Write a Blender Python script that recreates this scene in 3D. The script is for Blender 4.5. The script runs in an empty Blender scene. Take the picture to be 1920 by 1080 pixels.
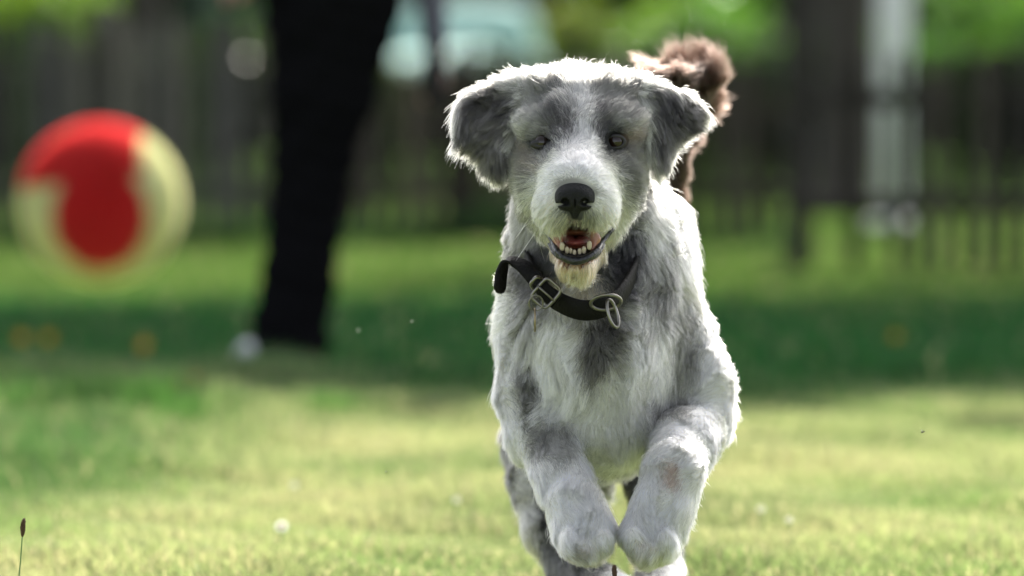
import bpy, bmesh, math, random
import numpy as np
from mathutils import Vector, Matrix
from mathutils.kdtree import KDTree

random.seed(7)
RNG = np.random.default_rng(7)
SC = bpy.context.scene
COL = SC.collection
R = math.radians

# ------------------------------------------------------------------ camera, world, sun, exposure
CAM_H, TILT, LENS, SENSOR = 0.80, R(2.287), 200.0, 36.0
FPX = 1920 * LENS / SENSOR
cam_d = bpy.data.cameras.new('camera')
cam = bpy.data.objects.new('camera', cam_d)
COL.objects.link(cam)
cam.location = (0, 0, CAM_H)
cam.rotation_euler = (R(90) - TILT, 0, 0)
cam_d.lens, cam_d.sensor_width = LENS, SENSOR
cam_d.clip_start, cam_d.clip_end = 0.1, 2000
cam_d.dof.use_dof = True
cam_d.dof.focus_distance = 7.66
cam_d.dof.aperture_fstop = 2.8
SC.camera = cam

SUN_EL, SUN_AZ = R(35.5), R(11)          # azimuth measured from +Y towards +X
world = bpy.data.worlds.new('World')
SC.world = world
world.use_nodes = True
wn = world.node_tree
sky = wn.nodes.new('ShaderNodeTexSky')
sky.sky_type = 'NISHITA'
sky.sun_disc = False
sky.sun_elevation = SUN_EL
sky.sun_rotation = SUN_AZ
sky.air_density, sky.dust_density, sky.ozone_density = 0.55, 3.0, 0.0
bg = wn.nodes['Background']
bg.inputs['Strength'].default_value = 0.15
hz = wn.nodes.new('ShaderNodeHueSaturation')      # a hazy, whitish summer sky
hz.inputs['Saturation'].default_value = 0.38
wn.links.new(sky.outputs[0], hz.inputs['Color'])
wn.links.new(hz.outputs[0], bg.inputs['Color'])

sun_d = bpy.data.lights.new('sun', 'SUN')
sun_d.energy, sun_d.angle, sun_d.color = 5.0, R(0.5), (1.0, 0.95, 0.86)
sun = bpy.data.objects.new('sun', sun_d)
COL.objects.link(sun)
SUNV = Vector((math.sin(SUN_AZ) * math.cos(SUN_EL), math.cos(SUN_AZ) * math.cos(SUN_EL), math.sin(SUN_EL)))
sun.rotation_euler = (-SUNV).to_track_quat('-Z', 'Y').to_euler()
sun.location = SUNV * 60

vs = SC.view_settings
vs.view_transform, vs.look, vs.gamma, vs.use_curve_mapping = 'Standard', 'None', 1.0, False
vs.exposure = 1.62
cy = SC.cycles
cy.max_bounces, cy.diffuse_bounces, cy.glossy_bounces, cy.transmission_bounces = 10, 4, 4, 8
cy.transparent_max_bounces = 8
cy.use_denoising = True
cy.sample_clamp_indirect = 8.0

# ------------------------------------------------------------------ projection helpers (build-time only)
FWD = np.array([0, math.cos(TILT), -math.sin(TILT)])
UPV = np.array([0, math.sin(TILT), math.cos(TILT)])
RGT = np.array([1.0, 0, 0])
CAM = np.array([0, 0, CAM_H])


def W(px, py, y):
    """the point of the place that stands at depth y on the sight line of photo pixel px, py"""
    d = FWD + RGT * (px - 960) / FPX - UPV * (py - 540) / FPX
    return CAM + d * (y / d[1])


def project(P):
    q = np.asarray(P) - CAM
    f = q @ FWD
    return 960 + FPX * (q @ RGT) / f, 540 - FPX * (q @ UPV) / f


PX = 1 / 1390.0        # metres per photo pixel at the dog


# ------------------------------------------------------------------ object helpers
def tag(o, label=None, cat=None, group=None, kind=None):
    for k, v in (('label', label), ('category', cat), ('group', group), ('kind', kind)):
        if v:
            o[k] = v
    return o


def thing(name, label, cat, loc=(0, 0, 0), group=None):
    o = bpy.data.objects.new(name, None)
    o.empty_display_size = 0.05
    o.location = Vector([float(v) for v in loc])
    COL.objects.link(o)
    return tag(o, label, cat, group)


def link(name, data, parent=None, mat=None):
    o = bpy.data.objects.new(name, data)
    COL.objects.link(o)
    if mat is not None:
        data.materials.append(mat)
    if parent is not None:
        o.parent = parent
        t = Vector((0, 0, 0))
        p = parent
        m = Matrix.Identity(4)
        chain = []
        while p is not None:
            chain.append(p)
            p = p.parent
        for q in reversed(chain):
            m = m @ q.matrix_parent_inverse @ Matrix.LocRotScale(q.location, q.rotation_euler, q.scale)
        o.matrix_parent_inverse = m.inverted()
    return o


def np_mesh(name, V, F, smooth=True, col=None):
    """V (n,3), F (m,k) all faces with k corners, or a list of such arrays"""
    me = bpy.data.meshes.new(name)
    Fs = F if isinstance(F, list) else [F]
    V = np.asarray(V, np.float32)
    me.vertices.add(len(V))
    me.vertices.foreach_set('co', V.ravel())
    tot = np.concatenate([np.full(len(f), f.shape[1], np.int32) for f in Fs])
    idx = np.concatenate([np.asarray(f, np.int32).ravel() for f in Fs])
    me.loops.add(len(idx))
    me.loops.foreach_set('vertex_index', idx)
    me.polygons.add(len(tot))
    start = np.concatenate([[0], np.cumsum(tot)[:-1]]).astype(np.int32)
    me.polygons.foreach_set('loop_start', start)
    me.polygons.foreach_set('loop_total', tot)
    if smooth:
        me.polygons.foreach_set('use_smooth', np.ones(len(tot), bool))
    me.update(calc_edges=True)
    if col is not None:
        a = me.attributes.new('tint', 'FLOAT_COLOR', 'POINT')
        c = np.ones((len(V), 4), np.float32)
        c[:, :3] = col
        a.data.foreach_set('color', c.ravel())
    return me


# ------------------------------------------------------------------ materials
def new_mat(name):
    m = bpy.data.materials.new(name)
    m.use_nodes = True
    nt = m.node_tree
    return m, nt, nt.nodes['Principled BSDF'], nt.nodes['Material Output']


def plain(name, rgb, rough=0.6, metal=0.0, bump=0.0, scale=40.0, var=0.15, spec=0.5, sheen=0.0, coat=0.0):
    m, nt, b, out = new_mat(name)
    n = nt.nodes.new('ShaderNodeTexNoise')
    tc = nt.nodes.new('ShaderNodeTexCoord')
    nt.links.new(tc.outputs['Object'], n.inputs['Vector'])
    n.inputs['Scale'].default_value = scale
    n.inputs['Detail'].default_value = 6
    mp = nt.nodes.new('ShaderNodeMix')
    mp.data_type = 'RGBA'
    c = np.array(rgb)
    mp.inputs[6].default_value = (*np.clip(c * (1 - var), 0, 1), 1)
    mp.inputs[7].default_value = (*np.clip(c * (1 + var), 0, 1), 1)
    nt.links.new(n.outputs['Fac'], mp.inputs[0])
    nt.links.new(mp.outputs[2], b.inputs['Base Color'])
    b.inputs['Roughness'].default_value = rough
    b.inputs['Metallic'].default_value = metal
    b.inputs['Specular IOR Level'].default_value = spec
    b.inputs['Sheen Weight'].default_value = sheen
    b.inputs['Coat Weight'].default_value = coat
    if bump:
        bp = nt.nodes.new('ShaderNodeBump')
        bp.inputs['Strength'].default_value = bump
        bp.inputs['Distance'].default_value = 0.01
        nt.links.new(n.outputs['Fac'], bp.inputs['Height'])
        nt.links.new(bp.outputs['Normal'], b.inputs['Normal'])
    return m


def leaf_mat(name, transl=0.5, gloss=0.06, rough=0.35, through=(1.25, 1.15, 0.55)):
    """thin leaves and blades: reflects, lets light through, a little gloss; colour from the leaf's own tint"""
    m, nt, b, out = new_mat(name)
    nt.nodes.remove(b)
    at = nt.nodes.new('ShaderNodeAttribute')
    at.attribute_name = 'tint'
    d = nt.nodes.new('ShaderNodeBsdfDiffuse')
    t = nt.nodes.new('ShaderNodeBsdfTranslucent')
    g = nt.nodes.new('ShaderNodeBsdfGlossy')
    g.inputs['Roughness'].default_value = rough
    mx = nt.nodes.new('ShaderNodeMixShader')
    mx.inputs[0].default_value = transl
    m2 = nt.nodes.new('ShaderNodeMixShader')
    m2.inputs[0].default_value = gloss
    tr = nt.nodes.new('ShaderNodeMix')
    tr.data_type = 'RGBA'
    tr.blend_type = 'MULTIPLY'
    tr.inputs[0].default_value = 1.0
    tr.inputs[7].default_value = (*through, 1)
    nt.links.new(at.outputs['Color'], tr.inputs[6])
    nt.links.new(at.outputs['Color'], d.inputs['Color'])
    nt.links.new(tr.outputs[2], t.inputs['Color'])
    nt.links.new(d.outputs[0], mx.inputs[1])
    nt.links.new(t.outputs[0], mx.inputs[2])
    nt.links.new(mx.outputs[0], m2.inputs[1])
    nt.links.new(g.outputs[0], m2.inputs[2])
    nt.links.new(m2.outputs[0], out.inputs['Surface'])
    return m


def petal(name, rgb):
    m, nt, b, out = new_mat(name)
    nt.nodes.remove(b)
    n = nt.nodes.new('ShaderNodeTexNoise'); n.inputs['Scale'].default_value = 300
    cr = nt.nodes.new('ShaderNodeValToRGB')
    cr.color_ramp.elements[0].color = (*[c * .85 for c in rgb], 1)
    cr.color_ramp.elements[1].color = (*rgb, 1)
    d = nt.nodes.new('ShaderNodeBsdfDiffuse'); t = nt.nodes.new('ShaderNodeBsdfTranslucent'); mx = nt.nodes.new('ShaderNodeMixShader')
    nt.links.new(n.outputs['Fac'], cr.inputs[0])
    nt.links.new(cr.outputs[0], d.inputs['Color']); nt.links.new(cr.outputs[0], t.inputs['Color'])
    nt.links.new(d.outputs[0], mx.inputs[1]); nt.links.new(t.outputs[0], mx.inputs[2]); nt.links.new(mx.outputs[0], out.inputs['Surface'])
    return m


M_grass = leaf_mat('grass_blades', 0.5, 0.03, 0.45, (1.1, 1.1, 0.75))
M_leaf = leaf_mat('leaves', 0.5, 0.06, 0.3)
M_bark = plain('bark', (0.038, 0.032, 0.025), 0.9, bump=0.8, scale=12, var=0.4)

# ------------------------------------------------------------------ signed-distance modelling
BIG = 1.0


class Field:
    """a grid of distances; soft-joined limbs and lumps, turned into one continuous skin"""

    def __init__(self, lo, hi, h):
        self.lo, self.h = np.array(lo, float), h
        self.n = np.ceil((np.array(hi) - lo) / h).astype(int) + 1
        self.D = np.full(self.n, BIG, np.float32)
        self.reg = np.zeros(self.n, np.int16)
        self.best = np.full(self.n, BIG, np.float32)

    def box(self, a, b):
        i0 = np.clip(np.floor((a - self.lo) / self.h).astype(int), 0, self.n - 1)
        i1 = np.clip(np.ceil((b - self.lo) / self.h).astype(int) + 1, 1, self.n)
        ax = [self.lo[k] + self.h * np.arange(i0[k], i1[k]) for k in range(3)]
        X, Y, Z = np.meshgrid(*ax, indexing='ij', sparse=True)
        return tuple(slice(i0[k], i1[k]) for k in range(3)), X, Y, Z

    def add(self, d, sl, k, reg):
        D = self.D[sl]
        if k > 0:
            h = np.maximum(k - np.abs(D - d), 0) / k
            self.D[sl] = np.minimum(D, d) - h * h * k * 0.25
        else:
            self.D[sl] = np.minimum(D, d)
        b = self.best[sl]
        w = d < b
        self.reg[sl] = np.where(w, reg, self.reg[sl])
        self.best[sl] = np.where(w, d, b)

    def cone(self, a, b, ra, rb, k=0.02, reg=0):
        a, b = np.array(a, float), np.array(b, float)
        m = max(ra, rb) + 0.05 + k
        sl, X, Y, Z = self.box(np.minimum(a, b) - m, np.maximum(a, b) + m)
        v = b - a
        t = ((X - a[0]) * v[0] + (Y - a[1]) * v[1] + (Z - a[2]) * v[2]) / (v @ v)
        t = np.clip(t, 0, 1)
        d = np.sqrt((X - a[0] - t * v[0]) ** 2 + (Y - a[1] - t * v[1]) ** 2 + (Z - a[2] - t * v[2]) ** 2) - (ra + (rb - ra) * t)
        self.add(d.astype(np.float32), sl, k, reg)

    def chain(self, pts, rs, k=0.02, reg=0):
        for i in range(len(pts) - 1):
            self.cone(pts[i], pts[i + 1], rs[i], rs[i + 1], k, reg)

    def _ell(self, c, r, rot=None):
        c, r = np.array(c, float), np.array(r, float)
        m = r.max() + 0.06
        sl, X, Y, Z = self.box(c - m, c + m)
        x, y, z = X - c[0], Y - c[1], Z - c[2]
        if rot is not None:
            M = np.array(rot.to_3x3().transposed())
            x, y, z = (M[i][0] * x + M[i][1] * y + M[i][2] * z for i in range(3))
        k0 = np.sqrt((x / r[0]) ** 2 + (y / r[1]) ** 2 + (z / r[2]) ** 2)
        k1 = np.sqrt((x / r[0] ** 2) ** 2 + (y / r[1] ** 2) ** 2 + (z / r[2] ** 2) ** 2)
        return (k0 * (k0 - 1) / np.maximum(k1, 1e-6)).astype(np.float32), sl

    def ell(self, c, r, k=0.02, reg=0, rot=None):
        d, sl = self._ell(c, r, rot)
        self.add(d, sl, k, reg)

    def carve(self, c, r, k=0.01, reg=None, rot=None):
        d, sl = self._ell(c, r, rot)
        D = self.D[sl]
        nd = -d
        h = np.maximum(k - np.abs(D - nd), 0) / k
        out = np.maximum(D, nd) + h * h * k * 0.25
        if reg is not None:
            self.reg[sl] = np.where(nd > D - 0.004, reg, self.reg[sl])
        self.D[sl] = out

    def rbox(self, c, half, r, k=0.02, reg=0):
        c, half = np.array(c, float), np.array(half, float)
        sl, X, Y, Z = self.box(c - half - 0.1, c + half + 0.1)
        q = [np.abs(v - c[i]) - (half[i] - r) for i, v in enumerate((X, Y, Z))]
        o = np.sqrt(sum(np.maximum(v, 0) ** 2 for v in q)) + np.minimum(np.maximum(np.maximum(q[0], q[1]), q[2]), 0) - r
        self.add(o.astype(np.float32), sl, k, reg)

    def slab(self, poly, ymid, half, k=0.02, reg=0):
        """an outline in the x,z plane given a bulging thickness about the sheet y = ymid(x, z)"""
        poly = np.array(poly, float)
        lo = np.array([poly[:, 0].min() - .05, 0, poly[:, 1].min() - .05])
        hi = np.array([poly[:, 0].max() + .05, 0, poly[:, 1].max() + .05])
        yc = ymid(poly[:, 0], poly[:, 1])
        lo[1], hi[1] = yc.min() - half - .06, yc.max() + half + .06
        sl, X, Y, Z = self.box(lo, hi)
        x, z = X[:, 0, :] + 0 * Z[:, 0, :], Z[:, 0, :] + 0 * X[:, 0, :]
        d2 = np.full(x.shape, 9.0)
        s = np.ones(x.shape)
        n = len(poly)
        for i in range(n):
            a, b = poly[i], poly[i - 1]
            e = b - a
            wx, wz = x - a[0], z - a[1]
            t = np.clip((wx * e[0] + wz * e[1]) / (e @ e), 0, 1)
            d2 = np.minimum(d2, (wx - e[0] * t) ** 2 + (wz - e[1] * t) ** 2)
            c1, c2, c3 = z >= a[1], z < b[1], e[0] * wz > e[1] * wx
            s = np.where((c1 & c2 & c3) | (~c1 & ~c2 & ~c3), -s, s)
        d = s * np.sqrt(d2)
        th = half * np.sqrt(np.clip(-d / 0.03, 0.02, 1))
        dy = np.abs(Y - ymid(x, z)[:, None, :]) - th[:, None, :]
        dd = np.broadcast_to(d[:, None, :], dy.shape)
        o = np.where((dd > 0) & (dy > 0), np.sqrt(np.maximum(dd, 0) ** 2 + np.maximum(dy, 0) ** 2), np.maximum(dd, dy))
        self.add(o.astype(np.float32), sl, k, reg)

    def sample(self, P):
        g = (np.asarray(P) - self.lo) / self.h
        g = np.clip(g, 0, self.n - 1.001)
        i = g.astype(int)
        f = g - i
        o = 0
        for a in (0, 1):
            for b in (0, 1):
                for c in (0, 1):
                    w = (f[..., 0] if a else 1 - f[..., 0]) * (f[..., 1] if b else 1 - f[..., 1]) * (f[..., 2] if c else 1 - f[..., 2])
                    o = o + w * self.D[i[..., 0] + a, i[..., 1] + b, i[..., 2] + c]
        return o

    def region(self, P):
        i = np.clip(np.rint((np.asarray(P) - self.lo) / self.h).astype(int), 0, self.n - 1)
        return self.reg[i[:, 0], i[:, 1], i[:, 2]]

    def hit(self, px, py, y0, y1):
        ys = np.arange(y0, y1, 0.001)
        a, b = W(px, py, y0), W(px, py, y1)
        P = a + (b - a) * ((ys - y0) / (y1 - y0))[:, None]
        d = self.sample(P)
        w = np.where(d < 0)[0]
        return P[w[0]] if len(w) else None

    def skin(self):
        D = self.D
        s = D < 0
        nx, ny, nz = self.n
        c = [s[i:nx - 1 + i, j:ny - 1 + j, k:nz - 1 + k] for i in (0, 1) for j in (0, 1) for k in (0, 1)]
        cnt = sum(v.astype(np.int8) for v in c)
        act = (cnt > 0) & (cnt < 8)
        ids = np.full(act.shape, -1, np.int64)
        I = np.argwhere(act)
        ids[act] = np.arange(len(I))
        acc = np.zeros((len(I), 3))
        num = np.zeros(len(I))
        offs = [np.array(o) for o in ((0, 0, 0), (0, 0, 1), (0, 1, 0), (0, 1, 1), (1, 0, 0), (1, 0, 1), (1, 1, 0), (1, 1, 1))]
        for a in range(8):
            for b in range(a + 1, 8):
                if np.abs(offs[a] - offs[b]).sum() != 1:
                    continue
                pa, pb = I + offs[a], I + offs[b]
                da, db = D[pa[:, 0], pa[:, 1], pa[:, 2]], D[pb[:, 0], pb[:, 1], pb[:, 2]]
                x = (da < 0) != (db < 0)
                t = np.where(x, da / np.where(x, da - db, 1), 0)
                acc += np.where(x[:, None], pa + (pb - pa) * t[:, None], 0)
                num += x
        V = self.lo + self.h * acc / num[:, None]
        Q = []
        for ax in range(3):
            u, v = (ax + 1) % 3, (ax + 2) % 3
            e = np.zeros(3, int)
            e[ax] = 1
            A = s[tuple(slice(0, self.n[k] - e[k]) for k in range(3))]
            B = s[tuple(slice(e[k], self.n[k]) for k in range(3))]
            E = np.argwhere(A != B)
            ok = np.ones(len(E), bool)
            for k in (u, v):
                ok &= (E[:, k] > 0) & (E[:, k] < self.n[k] - 1)
            E = E[ok]
            du, dv = np.zeros(3, int), np.zeros(3, int)
            du[u], dv[v] = 1, 1
            g = lambda q: ids[q[:, 0], q[:, 1], q[:, 2]]
            q = np.stack([g(E - du - dv), g(E - dv), g(E), g(E - du)], 1)
            flip = ~A[E[:, 0], E[:, 1], E[:, 2]]
            q[flip] = q[flip][:, ::-1]
            Q.append(q)
        Q = np.concatenate(Q)
        return V, Q[(Q >= 0).all(1)]


def field_obj(name, fld, mat, parent=None, col=None):
    V, Q = fld.skin()
    return link(name, np_mesh(name, V, Q, True, col(V) if col else None), parent, mat)


def catmull(P, n, closed=False):
    P = np.array(P, float)
    m = len(P)
    out = []
    segs = m if closed else m - 1
    for i in range(segs):
        if closed:
            p0, p1, p2, p3 = P[(i - 1) % m], P[i], P[(i + 1) % m], P[(i + 2) % m]
        else:
            p0, p1, p2, p3 = P[max(i - 1, 0)], P[i], P[i + 1], P[min(i + 2, m - 1)]
        for t in np.linspace(0, 1, n, endpoint=False):
            out.append(0.5 * (2 * p1 + (p2 - p0) * t + (2 * p0 - 5 * p1 + 4 * p2 - p3) * t * t + (3 * p1 - p0 - 3 * p2 + p3) * t ** 3))
    if not closed:
        out.append(P[-1])
    return np.array(out)


def tube(P, r, sides=10, closed=False):
    """vertices and quads of a round tube along P with radius r (number or one per point)"""
    P = np.array(P, float)
    n = len(P)
    r = np.broadcast_to(np.asarray(r, float), (n,))
    if closed:
        T = np.roll(P, -1, 0) - np.roll(P, 1, 0)
    else:
        T = np.gradient(P, axis=0)
    T /= np.linalg.norm(T, axis=1)[:, None] + 1e-9
    ref = np.array([0.13, 0.21, 0.97]) if abs(T[0][2]) < 0.9 else np.array([1.0, 0, 0])
    N = np.zeros_like(T)
    a = ref - T[0] * (ref @ T[0])
    for i in range(n):
        a = a - T[i] * (a @ T[i])
        a /= np.linalg.norm(a) + 1e-9
        N[i] = a
    B = np.cross(T, N)
    th = np.linspace(0, 2 * math.pi, sides, endpoint=False)
    V = (P[:, None] + r[:, None, None] * (N[:, None] * np.cos(th)[None, :, None] + B[:, None] * np.sin(th)[None, :, None])).reshape(-1, 3)
    F = []
    for i in range(n if closed else n - 1):
        j = (i + 1) % n
        for k in range(sides):
            l = (k + 1) % sides
            F.append((i * sides + k, i * sides + l, j * sides + l, j * sides + k))
    F = np.array(F)
    if not closed:
        c0, c1 = len(V), len(V) + 1
        V = np.vstack([V, P[0], P[-1]])
        T0 = np.array([(c0, (k + 1) % sides, k) for k in range(sides)])
        e = (n - 1) * sides
        T1 = np.array([(c1, e + k, e + (k + 1) % sides) for k in range(sides)])
        return V, [F, np.vstack([T0, T1])]
    return V, [F]


def join(parts):
    V, Fs, o = [], [], 0
    for v, fl in parts:
        V.append(v)
        for f in fl:
            Fs.append(np.asarray(f) + o)
        o += len(v)
    return np.vstack(V), Fs


def tube_obj(name, P, r, mat, parent=None, sides=10, closed=False):
    v, f = tube(P, r, sides, closed)
    return link(name, np_mesh(name, v, f), parent, mat)


def band(P, Wv, width, thick, closed=False):
    """a strap: rounded flat section along P, Wv = direction of its width at each point"""
    P, Wv = np.array(P, float), np.array(Wv, float)
    n = len(P)
    T = (np.roll(P, -1, 0) - np.roll(P, 1, 0)) if closed else np.gradient(P, axis=0)
    T /= np.linalg.norm(T, axis=1)[:, None]
    Wv = Wv - T * (Wv * T).sum(1)[:, None]
    Wv /= np.linalg.norm(Wv, axis=1)[:, None]
    N = np.cross(T, Wv)
    a, b = np.broadcast_to(width, (n,)) / 2, np.broadcast_to(thick, (n,)) / 2
    sec = [(-1, -.5), (-.92, -1), (.92, -1), (1, -.5), (1, .5), (.92, 1), (-.92, 1), (-1, .5)]
    V = np.concatenate([(P + Wv * (u * a)[:, None] + N * (v * b)[:, None])[:, None] for u, v in sec], 1).reshape(-1, 3)
    m = len(sec)
    F = [(i * m + k, i * m + (k + 1) % m, ((i + 1) % n) * m + (k + 1) % m, ((i + 1) % n) * m + k) for i in range(n if closed else n - 1) for k in range(m)]
    fl = [np.array(F)]
    if not closed:
        fl.append(np.array([tuple(range(m))[::-1], tuple(range((n - 1) * m, n * m))]))
    return V, fl


def box_mesh(name, sx, sy, sz, bev=0.0, origin='base', taper=None):
    bm = bmesh.new()
    bmesh.ops.create_cube(bm, size=1)
    for v in bm.verts:
        v.co.x *= sx
        v.co.y *= sy
        v.co.z = (v.co.z + (0.5 if origin == 'base' else 0)) * sz
    if bev:
        bmesh.ops.bevel(bm, geom=bm.edges[:], offset=bev, segments=1, affect='EDGES')
    me = bpy.data.meshes.new(name)
    bm.to_mesh(me)
    bm.free()
    return me


def nz(P, s, seed=0):
    """cheap smooth vector noise in -1..1"""
    P = np.asarray(P) * s
    o = np.zeros(P.shape)
    r = np.random.default_rng(100 + seed)
    for _ in range(5):
        k = r.normal(size=(3, 3))
        ph = r.uniform(0, 6.28, 3)
        o += np.sin(P @ k.T + ph)
    return o / 2.6


def sst(a, b, x):
    t = np.clip((x - a) / (b - a), 0, 1)
    return t * t * (3 - 2 * t)


def unit(v):
    return v / (np.linalg.norm(v, axis=-1, keepdims=True) + 1e-9)


#==STRUCTURE==
# ------------------------------------------------------------------ ground
def ground_material():
    m, nt, b, out = new_mat('lawn_ground')
    tc = nt.nodes.new('ShaderNodeTexCoord')
    n1 = nt.nodes.new('ShaderNodeTexNoise'); n1.inputs['Scale'].default_value = 1.3; n1.inputs['Detail'].default_value = 8
    n2 = nt.nodes.new('ShaderNodeTexNoise'); n2.inputs['Scale'].default_value = 22; n2.inputs['Detail'].default_value = 8
    for n in (n1, n2):
        nt.links.new(tc.outputs['Object'], n.inputs['Vector'])
    r1 = nt.nodes.new('ShaderNodeValToRGB')
    r1.color_ramp.elements[0].position, r1.color_ramp.elements[0].color = .35, (0.018, 0.048, 0.011, 1)
    r1.color_ramp.elements[1].position, r1.color_ramp.elements[1].color = .65, (0.05, 0.078, 0.02, 1)
    r2 = nt.nodes.new('ShaderNodeValToRGB')
    r2.color_ramp.elements[0].color = (0.45, 0.45, 0.45, 1)
    r2.color_ramp.elements[1].color = (1.3, 1.3, 1.3, 1)
    mx = nt.nodes.new('ShaderNodeMix'); mx.data_type = 'RGBA'; mx.blend_type = 'MULTIPLY'; mx.inputs[0].default_value = 1
    nt.links.new(n1.outputs['Fac'], r1.inputs[0]); nt.links.new(n2.outputs['Fac'], r2.inputs[0])
    nt.links.new(r1.outputs[0], mx.inputs[6]); nt.links.new(r2.outputs[0], mx.inputs[7])
    sp = nt.nodes.new('ShaderNodeSeparateXYZ'); nt.links.new(tc.outputs['Object'], sp.inputs[0])
    ad = nt.nodes.new('ShaderNodeMath'); ad.operation = 'MULTIPLY_ADD'; ad.inputs[1].default_value = 2.0; nt.links.new(n1.outputs['Fac'], ad.inputs[0]); nt.links.new(sp.outputs['Y'], ad.inputs[2])
    mr = nt.nodes.new('ShaderNodeMapRange'); mr.inputs['From Min'].default_value = 12.5; mr.inputs['From Max'].default_value = 15.5
    nt.links.new(ad.outputs[0], mr.inputs['Value'])
    dry = nt.nodes.new('ShaderNodeMix'); dry.data_type = 'RGBA'; dry.blend_type = 'MULTIPLY'; dry.inputs[0].default_value = 1; dry.inputs[6].default_value = (.15, .19, .075, 1)
    nt.links.new(r2.outputs[0], dry.inputs[7])
    fin = nt.nodes.new('ShaderNodeMix'); fin.data_type = 'RGBA'
    nt.links.new(mr.outputs[0], fin.inputs[0]); nt.links.new(dry.outputs[2], fin.inputs[6]); nt.links.new(mx.outputs[2], fin.inputs[7])
    nt.links.new(fin.outputs[2], b.inputs['Base Color'])
    b.inputs['Roughness'].default_value = 1.0
    b.inputs['Specular IOR Level'].default_value = 0.0
    return m


gx, gy = np.linspace(-250, 250, 41), np.linspace(-60, 440, 41)
GV = np.array([(x, y, 0) for y in gy for x in gx])
GF = np.array([(j * 41 + i, j * 41 + i + 1, (j + 1) * 41 + i + 1, (j + 1) * 41 + i) for j in range(40) for i in range(40)])
tag(link('ground', np_mesh('ground', GV, GF), None, ground_material()), 'lawn ground under the grass', None, None, 'structure')


def blades(name, x, y, h, w, col, lean=0.35, seg=2):
    n = len(x)
    az = RNG.uniform(0, 2 * math.pi, n)
    la = RNG.uniform(0, 2 * math.pi, n)
    le = RNG.uniform(0.05, 1, n) * lean * h
    s = np.stack([np.cos(az), np.sin(az), 0 * az], 1) * (w / 2)[:, None]
    lv = np.stack([np.cos(la) * le, np.sin(la) * le, 0 * le], 1)
    b = np.stack([x, y, 0 * x - 0.003], 1)
    up = np.stack([0 * h, 0 * h, h], 1)
    m = b + up * 0.55 + lv * 0.3
    t = b + up * (1 - 0.25 * RNG.uniform(0, 1, n))[:, None] + lv
    V = np.stack([b - s, b + s, m + s * 0.8, m - s * 0.8, t], 1).reshape(-1, 3)
    o = np.arange(n)[:, None] * 5
    Q = o + np.array([[0, 1, 2, 3]])
    T = o + np.array([[3, 2, 4]])
    C = np.repeat(col, 5, 0) * np.tile([0.85, .85, 1, 1, 1.12], n)[:, None]
    return link(name, np_mesh(name, V, [Q, T], False, C), None, M_grass)


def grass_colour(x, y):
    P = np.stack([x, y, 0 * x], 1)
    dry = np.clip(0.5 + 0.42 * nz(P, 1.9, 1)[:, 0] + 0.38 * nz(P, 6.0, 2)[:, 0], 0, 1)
    lush_shade = sst(11.8, 14.5, y + 0.5 * nz(P, 1.5, 3)[:, 0])
    lush_shade = np.maximum(lush_shade, 0.4 * sst(0.35, 1.0, nz(P, 2.6, 4)[:, 1]))
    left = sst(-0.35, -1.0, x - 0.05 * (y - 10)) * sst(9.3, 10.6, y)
    lush_shade = np.maximum(lush_shade, 0.75 * left)
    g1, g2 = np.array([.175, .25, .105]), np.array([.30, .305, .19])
    shade_green = np.array([.013, .078, .018])  # lush green darkened to paint the tree shade across the lawn
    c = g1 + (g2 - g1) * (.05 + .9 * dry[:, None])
    c = c + (shade_green - c) * lush_shade[:, None]
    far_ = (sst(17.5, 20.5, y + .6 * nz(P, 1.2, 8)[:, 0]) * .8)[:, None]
    c = c + (np.array([.075, .125, .029]) - c) * far_  # paler again, painting the sunlit strip before the fence
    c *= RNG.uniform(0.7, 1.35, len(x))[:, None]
    dead = RNG.uniform(0, 1, len(x)) < 0.16 * (1 - lush_shade * 0.8)
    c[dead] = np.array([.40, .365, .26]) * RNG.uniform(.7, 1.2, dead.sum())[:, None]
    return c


N = 400000
y = 6.4 + 8.1 * RNG.uniform(0, 1, N)
x = RNG.normal(0, 1, N).clip(-2.2, 2.2) * (0.075 * y + .75)
P = np.stack([x, y, 0 * x], 1)
h = np.clip(0.026 + 0.012 * nz(P, 5, 5)[:, 0] + 0.012 * nz(P, 14, 6)[:, 0], .010, .07) * RNG.uniform(.6, 1.3, N)
h *= 1 + 1.2 * sst(-.35, -.9, x - .03 * (y - 10)) * sst(10, 11.5, y)
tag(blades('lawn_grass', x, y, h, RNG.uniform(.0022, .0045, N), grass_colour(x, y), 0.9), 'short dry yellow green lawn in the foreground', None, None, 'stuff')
N = 190000
y = 14.2 + 24 * RNG.uniform(0, 1, N) ** 1.25
x = RNG.uniform(-1, 1, N) * (0.09 * y + 1.2)
P = np.stack([x, y, 0 * x], 1)
h = np.clip(0.04 + 0.015 * nz(P, 3, 7)[:, 0], .02, .08) * RNG.uniform(.6, 1.3, N)
tag(blades('shade_tinted_grass', x, y, h, RNG.uniform(.006, .011, N), grass_colour(x, y), 0.8), 'deep green lawn further off, tree shade painted into its green', None, None, 'stuff')

# taller tufts of grass at the edge of the shade on the left
tx, ty, th = [], [], []
for px, py, n, hh in [(60, 800, 140, .15), (160, 795, 120, .16), (290, 800, 160, .15), (355, 815, 150, .11), (430, 780, 100, .08), (640, 775, 100, .07)]:
    yy = FPX * CAM_H / (py - 114)
    c = W(px, py, yy)
    tx.append(c[0] + RNG.normal(0, .045, n)); ty.append(c[1] + RNG.normal(0, .05, n)); th.append(hh * RNG.uniform(.5, 1.1, n))
tx, ty, th = np.concatenate(tx), np.concatenate(ty), np.concatenate(th)
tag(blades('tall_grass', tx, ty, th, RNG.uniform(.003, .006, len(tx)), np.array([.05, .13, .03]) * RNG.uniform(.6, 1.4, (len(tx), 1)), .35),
    'taller green grass at the edge of the shade on the left', None, None, 'stuff')

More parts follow.
